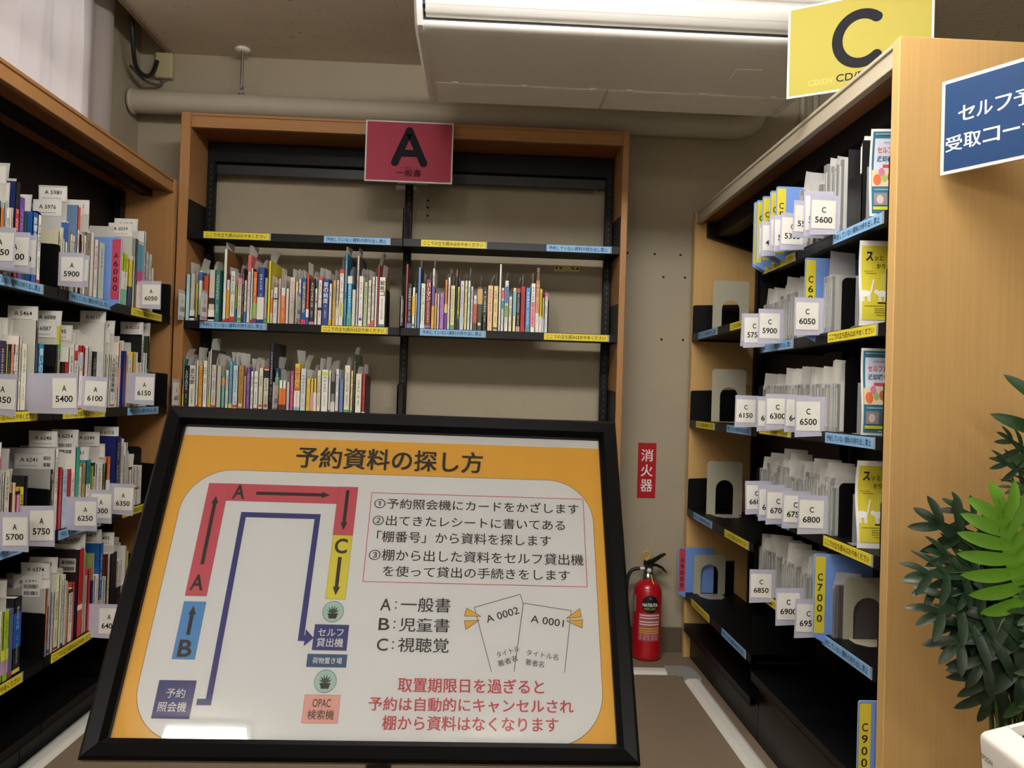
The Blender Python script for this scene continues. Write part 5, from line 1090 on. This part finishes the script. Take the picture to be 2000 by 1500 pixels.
def arrow(x0, y0, x1, y1, w=4.6, hw=9.5, hl=11):
    dx, dy = x1-x0, y1-y0; l = math.hypot(dx, dy); dx, dy = dx/l, dy/l; nx, ny = -dy, dx; bx, by = x1-dx*hl, y1-dy*hl
    pq([(x0-nx*w/2, y0-ny*w/2), (bx-nx*w/2, by-ny*w/2), (bx+nx*w/2, by+ny*w/2), (x0+nx*w/2, y0+ny*w/2)], ink, -.0021); pq([(bx-nx*hw/2, by-ny*hw/2), (x1, y1), (bx+nx*hw/2, by+ny*hw/2)], ink, -.0021)
arrow(86.2, 231, 85.8, 326); arrow(138, 331.6, 236.6, 332); arrow(259.8, 340, 259.8, 282.5); arrow(259.8, 245.5, 259.8, 195); arrow(87, 142, 86.6, 178)
for s, x, y in (('A', 85, 207.5), ('A', 115, 333), ('C', 259.6, 260.5), ('B', 87, 126)): tx(s, x-8.2, y-10.3, x+8.2, y+10.3, pm('2a2024'), .018)
R = [(113, 64.9), (126.5, 64.9), (126.4, 300.6), (224, 300.6), (223.9, 141), (229.5, 141)]
for i, (p, q) in enumerate(zip(R, R[1:])):
    dx, dy = q[0]-p[0], q[1]-p[1]; l = math.hypot(dx, dy); e = 3.6 if 0 < i < 4 else 0; a = (p[0]-dx/l*(3.6 if i else 0), p[1]-dy/l*(3.6 if i else 0)); b = (q[0]+dx/l*(3.6 if i < 4 else 0), q[1]+dy/l*(3.6 if i < 4 else 0)); nx, ny = -dy/l*3.6, dx/l*3.6
    pq([(a[0]-nx, a[1]-ny), (b[0]-nx, b[1]-ny), (b[0]+nx, b[1]+ny), (a[0]+nx, a[1]+ny)], nav, -.0024+i*.00003)
pq([(228.5, 131), (239.4, 141.5), (228.5, 151.8)], nav, -.0021)
bar(65, 46.3, 108, 88.6, nav); tx('予約', 76, 69, 98, 79.5, wht, .004); tx('照会機', 69.5, 53.5, 102.5, 64.5, wht, .004)
bar(239, 127, 280.8, 158, nav); tx('セルフ', 244, 144, 275, 153, wht, .006); tx('貸出機', 243.5, 130.8, 276, 141.5, wht, .006)
bar(234.8, 107, 282.4, 122, pet); tx('荷物置き場', 241.4, 110.8, 277, 118.2, wht, .006)
bar(237.7, 43.5, 279.4, 74.8, sal); tx('OPAC', 247.8, 61, 269.4, 70.2, pm('3a2a2a'), .004); tx('検索機', 243.5, 47.3, 274.5, 58, pm('3a2a2a'), .004)
for cx, cy in ((259.2, 174.4), (259.8, 90.6)):
    pq(circ(cx, cy, 13.4, 40), pm('3c5a54'), -.0026); pq(circ(cx, cy, 12.8, 40), pm('a9cfc4'), -.0025)
    pq([(cx-4.6, cy-8.8), (cx+4.6, cy-8.8), (cx+5.8, cy-3.6), (cx-5.8, cy-3.6)], ink, -.0023); pq([(cx-6.6, cy-3.8), (cx+6.6, cy-3.8), (cx+6.6, cy-2.2), (cx-6.6, cy-2.2)], ink, -.0022)
    for a in (-62, -38, -14, 10, 34, 60):
        q = math.radians(a); L = 10.5 if abs(a) < 40 else 9; tp = (cx+math.sin(q)*L, cy-2.5+math.cos(q)*L); n_ = (math.cos(q)*1.1, -math.sin(q)*1.1); md = ((cx+tp[0])/2, (cy-2.5+tp[1])/2)
        pq([(cx, cy-2.5), (md[0]+n_[0], md[1]+n_[1]), tp, (md[0]-n_[0], md[1]-n_[1])], pm('2e4438'), -.0021-.00001*a/62)
for p, q in (((292.5, 337.6), (583.4, 337.6)), ((583.8, 337.6), (583.8, 213.8)), ((583.4, 213.8), (292.5, 213.8)), ((292.5, 213.8), (292.5, 337.6))):
    dx, dy = q[0]-p[0], q[1]-p[1]; l = math.hypot(dx, dy); nx, ny = -dy/l*.45, dx/l*.45; pq([(p[0]-nx, p[1]-ny), (q[0]-nx, q[1]-ny), (q[0]+nx, q[1]+ny), (p[0]+nx, p[1]+ny)], crim, -.0022)
for s, r in (('①予約照会機にカードをかざします', (297.5, 315, 577, 330)), ('②出てきたレシートに書いてある', (297.6, 290.6, 557, 305.4)), ('「棚番号」から資料を探します', (305, 267.6, 537.5, 283)), ('③棚から出した資料をセルフ貸出機', (297, 242.3, 580.3, 257.7)), ('を使って貸出の手続きをします', (317, 221.2, 561.4, 235.6))): tx(s, *r, bold=.003)
for s, y0, y1 in (('一般書', 176.2, 194.5), ('児童書', 151.4, 168.6), ('視聴覚', 126.4, 144)): tx(s, 343.5, y0, 406.3, y1, bold=.004)
for s, y, in (('A', 177.2), ('B', 152.6), ('C', 127.4)):
    tx(s, 317.5, y, 331, y+15, bold=.004)
    for k in (3.4, 10.8): pq(circ(337.2, y+k, 1.15, 10), ink, -.002)
rt = pm('c23c48')
for s, r in (('取置期限日を過ぎると', (347.2, 79.6, 524.6, 96.2)), ('予約は自動的にキャンセルされ', (314, 58, 560, 73.6)), ('棚から資料はなくなります', (332, 37, 540.8, 53))): tx(s, *r, rt, .01)
def pl(p, q, w=.7, m=ink, z=-.0022):
    dx, dy = q[0]-p[0], q[1]-p[1]; l = math.hypot(dx, dy); nx, ny = -dy/l*w/2, dx/l*w/2; pq([(p[0]-nx, p[1]-ny), (q[0]-nx, q[1]-ny), (q[0]+nx, q[1]+ny), (p[0]+nx, p[1]+ny)], m, z)
s1 = [(460, 104.8), (436.9, 183.7), (495.8, 201.9), (499.4, 190.2)]; s2 = [(487.9, 105.3), (499.8, 190.5), (561.5, 182.4), (550.5, 105.2)]
for s in (s1, s2):
    for p, q in zip(s, s[1:]): pl(p, q)
def rtx(t, p, q, h, m=ink, bold=.006, z=-.002):
    d = Vector((q[0]-p[0], q[1]-p[1], 0)); l = d.length; d /= l; n_ = Vector((-d.y, d.x, 0)); pr.text(t, (p[0]*mm, p[1]*mm, z), d, n_, (0, -h/2*mm, l*mm, h/2*mm), m, bold, 3)
rtx('A 0002', (452.3, 168.5), (493.5, 181.5), 9.4); rtx('A 0001', (509.2, 171), (551.5, 165.5), 9.4); rtx('タイトル', (466, 124.5), (494, 134), 7, bold=0); rtx('著者名', (467.6, 114), (491.5, 122), 7.4, bold=0); rtx('タイトル名', (503.2, 129), (543.1, 123.4), 7.4, bold=0); rtx('著者名', (501.9, 117.6), (525, 114.4), 7.6, bold=0)
for a in ((426.9, 182.5), (424.5, 172.4), (445.6, 172.3)), ((424.7, 166.3), (426.6, 155.6), (443.6, 167.6)), ((572.8, 185.2), (574.5, 174.2), (554.9, 172.2)), ((576, 171.1), (574.9, 160.2), (554.8, 169.1)):
    pq(a, ora, -.0021)
    for p, q in zip(a, a[1:]+a[:1]): pl(p, q, .6, pm('4a3a1c'), -.002)
pr.build('printed_sheet', th, BM)
MB().box(.020, W-.020, .020, Hh-.020, -.0008, .0004, film('clear_cover', ior=1.42)).build('clear_cover', th, BM)
bc = BO+ex*W/2+ey*Hh*.42-en*.012
mb = MB(); PM = mat('2a2a2c', .35, 'stand_pole', metal=.6); px, py = bc.x, bc.y+.035
mb.tube([(px, py, .02), (px, py, .78)], .017, PM, 20); mb.build('pole', th)
MB().tube([(px, py, .76), (px, py, .80), tuple(bc-en*.004)], .013, PM, 14).build('tilt_neck', th)
MB().box(.18, .45, .1, .3, -.018, -.008, PM).build('mount_plate', th, BM)
MB().lathe([(.001, .0), (.19, .0), (.195, .004), (.19, .010), (.10, .016), (.02, .022), (.017, .03)], (px, py, 0), PM, 40).build('base', th)
# ---------------------------------------------------------------- desk, receipt printer
th = thing('side_desk', 'small pale desk carrying the white printer, below the lower right corner', 'desk', T(.44, .42, 0))
MB().cbox(0, .62, 0, .5, .575, .6, mat('cfcac0', .5, 'desk_top'), .003).build('desk_top', th)
for x in (.02, .57):
    for y in (.03, .44): MB().box(x, x+.03, y, y+.03, 0, .575, mat('8a8a8c', .4, 'desk_leg')).build('leg', th)
PW = mat('e6e3dc', .35, 'printer_shell', var=.015); th = thing('receipt_printer', 'white receipt printer in the lower right corner in front of the plant', 'printer', T(0, 0, 0))
# upper edge runs back (u) and to the right (v, rising); the left side leans in towards its foot
O = Vector((.5135, .8, .768)); du = Vector((-.06, -.998, -.01)); dv = Vector((1, -.06, .30)).normalized(); zb = .6005
def ring(i): return [O+du*a+dv*b for a, b in i]
r = .005; L_, Wv = .17, .135
pts = [(r, 0), (L_-r, 0), (L_, r), (L_, Wv-r), (L_-r, Wv), (r, Wv), (0, Wv-r), (0, r)]; pts = []
for (cx, cy, a0) in ((r, r, 180), (L_-r, r, 270), (L_-r, Wv-r, 0), (r, Wv-r, 90)): pts += [(cx+r*math.cos(math.radians(a0+k*22.5)), cy+r*math.sin(math.radians(a0+k*22.5))) for k in range(5)]
nu = du.cross(dv).normalized(); nu = nu if nu.z > 0 else -nu; lay = []
for ins, dn in ((.006, 0), (.0028, .0012), (.0009, .0034), (0, .0065)): lay.append([O+du*(a+(L_/2-a)*ins/(L_/2))+dv*(b+(Wv/2-b)*ins/(Wv/2))-nu*dn for a, b in pts])
base = []
for p in lay[-1]: q = p.copy(); k = (p.z-zb); q.z = zb; q.x += .10*k*(1 if (p-O).dot(dv) < Wv*.5 else -.3); base.append(q)
lay.append([p*.97+q*.03 for p, q in zip(lay[-1], base)]); lay.append(base); V = [p for l in lay for p in l]; k = len(pts); mb = MB()
mb.add(V, [(j*k+i, j*k+(i+1) % k, (j+1)*k+(i+1) % k, (j+1)*k+i) for j in range(len(lay)-1) for i in range(k)], PW, True); mb.add(lay[-1], [tuple(range(k))], PW)
# top with a sunk paper well
wl = [(.0105, .028), (.0105, .107), (.120, .107), (.120, .028)]; c = [O+du*a+dv*b for a, b in wl]; lo = [p-nu*.012 for p in c]; t0 = lay[0]
mb.add(t0+c, [], PW); idx = lambda a, b: min(range(k), key=lambda i: (pts[i][0]-a)**2+(pts[i][1]-b)**2)
cor = [idx(0, 0), idx(0, Wv), idx(L_, Wv), idx(L_, 0)]; n0 = len(mb.v)-k-4
def arc(i, j, s):
    out = [i]
    while i != j: i = (i+s) % k; out.append(i)
    return out
for q in range(4):
    a, b = cor[q], cor[(q+1) % 4]; ar = arc(a, b, -1); ar = ar if len(ar) < k/2+1 else arc(a, b, 1)
    mb.f.append([n0+i for i in ar]+[n0+k+(q+1) % 4, n0+k+q]); mb.m.append(0); mb.s.append(False)
mb.build('shell', th)
mb = MB(); GRY = mat('cfcdc8', .4, 'printer_well')
for q in range(4): mb.add([c[q], c[(q+1) % 4], lo[(q+1) % 4], lo[q]], [(0, 1, 2, 3)], PW)
mb.add(lo, [(0, 1, 2, 3)], GRY); mb.build('paper_well', th)
sp = lambda a, b, u: O+du*a+dv*b+nu*u
mb = MB().tube([sp(.018, .034, -.0112), sp(.0215, .037, -.004), sp(.027, .037, -.010)], .0022, mat('1e1e20', .4, 'latch'), 8); mb.build('latch', th)
mb = MB().tube([sp(.0035, .0295, -.0001), sp(.0100, .0285, -.0001)], .00035, mat('8a8884', .5, 'seam'), 6); mb.build('lid_seam', th)
sn = Vector((-1, .06, -.09)).normalized(); sv = Vector((-.1, 0, 1)).normalized()*1; so = O+du*.0075+Vector((.0021, 0, -.0215))
mb = MB(); mb.text('EPSON', so-Vector((.0011, 0, 0)), du, Vector((-.10, 0, .995)), (0, -.0022, .0195, .0030), mat('55575a', .5, 'logo_grey'), .02); mb.build('logo', th)
# ---------------------------------------------------------------- artificial plant in a floor pot
def leaf(base, tip, nrm, wid, col, lobes=5, curl=.15):
    """one deeply lobed leaf blade: rachis from base to tip, finger lobes to both sides"""
    b, t = Vector(base), Vector(tip); ax = t-b; L = ax.length; ax /= L; n_ = Vector(nrm); n_ = (n_-ax*n_.dot(ax)).normalized(); sd = ax.cross(n_); mb = MB()
    def pt(a, s, h): return b+ax*(a*L)+sd*(s*L)+n_*(h*L-curl*L*(a*a)*.6-.10*L*abs(s)**1.5)
    n = 16; V = []
    for i in range(n+1):
        a = i/n; w = .12*math.sin(math.pi*min(1, a*1.02+.04))**.7*(1-.35*a); V += [pt(a*.9, -w, .012), pt(a*.9, 0, 0), pt(a*.9, w, .012)]
    mb.add(V, [(3*i+j, 3*i+j+1, 3*i+j+4, 3*i+j+3) for i in range(n) for j in (0, 1)], col, True)
    def lobe(a0, ang, ln, w, s):
        V = []; m = 10
        for i in range(m+1):
            f = i/m; ww = w*(.42+.9*f-.2*f*f)*(1-f**2.6)**.75 if f < 1 else 0; da, ds = math.cos(ang), math.sin(ang)*s
            bend = ang*.0; ca = a0+da*ln*f+.03*f*f; cs_ = ds*ln*f; h = .02*math.sin(f*3)-.12*ln*f*f
            V += [pt(ca-ww*math.sin(ang), cs_+ww*math.cos(ang)*s, h+.18*ww), pt(ca, cs_, h-.10*ww), pt(ca+ww*math.sin(ang), cs_-ww*math.cos(ang)*s, h+.18*ww)]
        mb.add(V, [(3*i+j, 3*i+j+1, 3*i+j+4, 3*i+j+3) for i in range(m) for j in (0, 1)], col, True)
    for s in (-1, 1):
        for k_ in range(lobes):
            f = k_/(lobes-1); lobe(.05+.66*f, math.radians(100-58*f), wid*(.62+.55*math.sin(math.pi*(.25+.62*f)))*.62, .076+.012*(1-f), s)
    lobe(.76, 0, .26, .075, 1); return mb
def leafmat(h, name):
    m = mat(h, .42, name, var=.22, scale=14, spec=.45); return m
DG = leafmat('1b301c', 'dark_leaf'); MG = leafmat('26431f', 'mid_leaf'); BG = leafmat('5f9420', 'bright_leaf'); ST = mat('4a5a30', .5, 'stem_green')
PC = Vector((1.03, 1.44, 0)); th = thing('potted_plant', 'leafy artificial plant with one bright leaf at the lower right before the wooden end panel', 'plant', T(*PC))
MB().lathe([(.001, 0), (.11, 0), (.12, .01), (.145, .27), (.152, .275), (.152, .295), (.138, .295), (.132, .26), (.001, .255)], (0, 0, 0), mat('4a3c32', .6, 'pot_brown'), 36).build('pot', th)
MB().lathe([(.13, .262), (.06, .27), (.001, .272)], (0, 0, 0), mat('2a221c', .95, 'pot_soil', bump=.6), 24).build('soil', th)
LV = [  # base, tip, facing, lobe length, colour (places measured on the plant)
 ((.885, 1.42, .80), (.775, 1.40, .80), (-.1, -.8, .7), .46, DG), ((.93, 1.45, .83), (.825, 1.46, .905), (-.2, -.9, .3), .44, DG), ((.95, 1.46, .87), (.885, 1.48, .925), (0, -1, .3), .44, DG),
 ((.90, 1.41, .76), (.785, 1.38, .725), (0, -.7, .7), .46, DG), ((.91, 1.40, .74), (.815, 1.36, .665), (-.1, -.8, .6), .46, DG), ((.93, 1.38, .73), (.86, 1.35, .625), (-.2, -.95, .2), .48, DG),
 ((.95, 1.40, .70), (.905, 1.38, .575), (-.3, -.95, .1), .5, DG), ((.965, 1.38, .74), (.94, 1.34, .60), (-.2, -.98, .1), .48, DG), ((.975, 1.43, .66), (.925, 1.42, .535), (-.2, -1, .1), .5, DG),
 ((.94, 1.42, .78), (.85, 1.40, .77), (.1, -.7, .75), .5, DG), ((.955, 1.42, .75), (.875, 1.40, .70), (0, -.8, .6), .5, DG), ((1.0, 1.42, .98), (.935, 1.42, 1.01), (.1, -.9, .5), .46, DG), ((1.01, 1.43, 1.01), (.955, 1.43, 1.055), (.1, -.9, .4), .46, DG),
 ((1.0, 1.40, .96), (.935, 1.38, .955), (0, -.6, .8), .5, DG), ((1.02, 1.36, .80), (.935, 1.33, .79), (.1, -.6, .8), .42, MG), ((1.02, 1.35, .765), (.925, 1.32, .745), (.1, -.6, .8), .44, MG), ((1.01, 1.35, .72), (.945, 1.32, .685), (0, -.8, .6), .45, MG),
 ((.99, 1.38, .70), (.965, 1.34, .56), (0, -1, .1), .46, MG), ((.998, 1.34, .66), (.98, 1.31, .55), (.1, -1, .1), .46, MG),
 ((.957, 1.355, .765), (.882, 1.335, .962), (-.10, -.98, .25), .62, BG), ((1.03, 1.36, 1.06), (.955, 1.35, 1.125), (0, -.9, .4), .5, BG),
 ((.90, 1.44, .79), (.80, 1.43, .765), (.1, -.6, .8), .5, DG), ((.92, 1.44, .80), (.83, 1.43, .84), (-.1, -.8, .6), .5, DG), ((.93, 1.43, .72), (.835, 1.41, .70), (0, -.7, .7), .5, DG), ((.95, 1.42, .70), (.865, 1.40, .645), (-.1, -.9, .4), .5, DG), ((.965, 1.44, .68), (.90, 1.42, .60), (-.2, -1, .2), .5, DG),
 ((.985, 1.42, .70), (.945, 1.40, .565), (-.2, -1, .1), .5, DG), ((.96, 1.46, .80), (.90, 1.47, .86), (-.1, -1, .3), .5, DG), ((.99, 1.46, .78), (.95, 1.47, .88), (-.1, -1, .3), .5, DG), ((.98, 1.44, .74), (.89, 1.43, .745), (0, -.7, .7), .5, DG),
 ((1.06, 1.38, .84), (1.05, 1.36, 1.02), (0, -1, .2), .5, MG), ((1.10, 1.40, .90), (1.16, 1.38, 1.05), (.2, -1, .2), .5, MG), ((1.12, 1.40, .80), (1.24, 1.38, .86), (.2, -.9, .5), .5, DG), ((1.11, 1.38, .72), (1.22, 1.34, .66), (.2, -.9, .5), .5, DG), ((1.05, 1.36, .66), (1.06, 1.32, .53), (0, -1, .1), .5, DG), ((1.06, 1.5, .86), (1.1, 1.58, .96), (.1, .8, .5), .5, DG), ((1.04, 1.42, 1.04), (1.06, 1.42, 1.2), (0, -1, .2), .5, MG), ((1.0, 1.5, .8), (.95, 1.6, .86), (0, .7, .7), .5, DG)]
for i, (b, t_, n_, w, c) in enumerate(LV):
    b, t_ = Vector(b)-PC, Vector(t_)-PC; o = leaf(b-(t_-b)*(.28 if c != BG else 0), t_, n_, w*1.45 if c != BG else w, c, 4 if c != BG else 7, .06 if c == BG else .14).build('leaf', th)
    if c == BG and i < 20: o['label'] = 'bright green leaf'
    a = Vector((.05*math.cos(i*2.4), .05*math.sin(i*2.4), .262)); m_ = (a+b)/2+Vector((0, 0, .03))+(b-a)*.05; MB().tube([a, a*.5+m_*.5+Vector((0, 0, .03)), m_+Vector((0, 0, .02)), b, b+(t_-b)*(.06 if c == BG else .3)], [.0035, .0032, .003, .0022, .0008], ST, 6, False).build('stem', th)
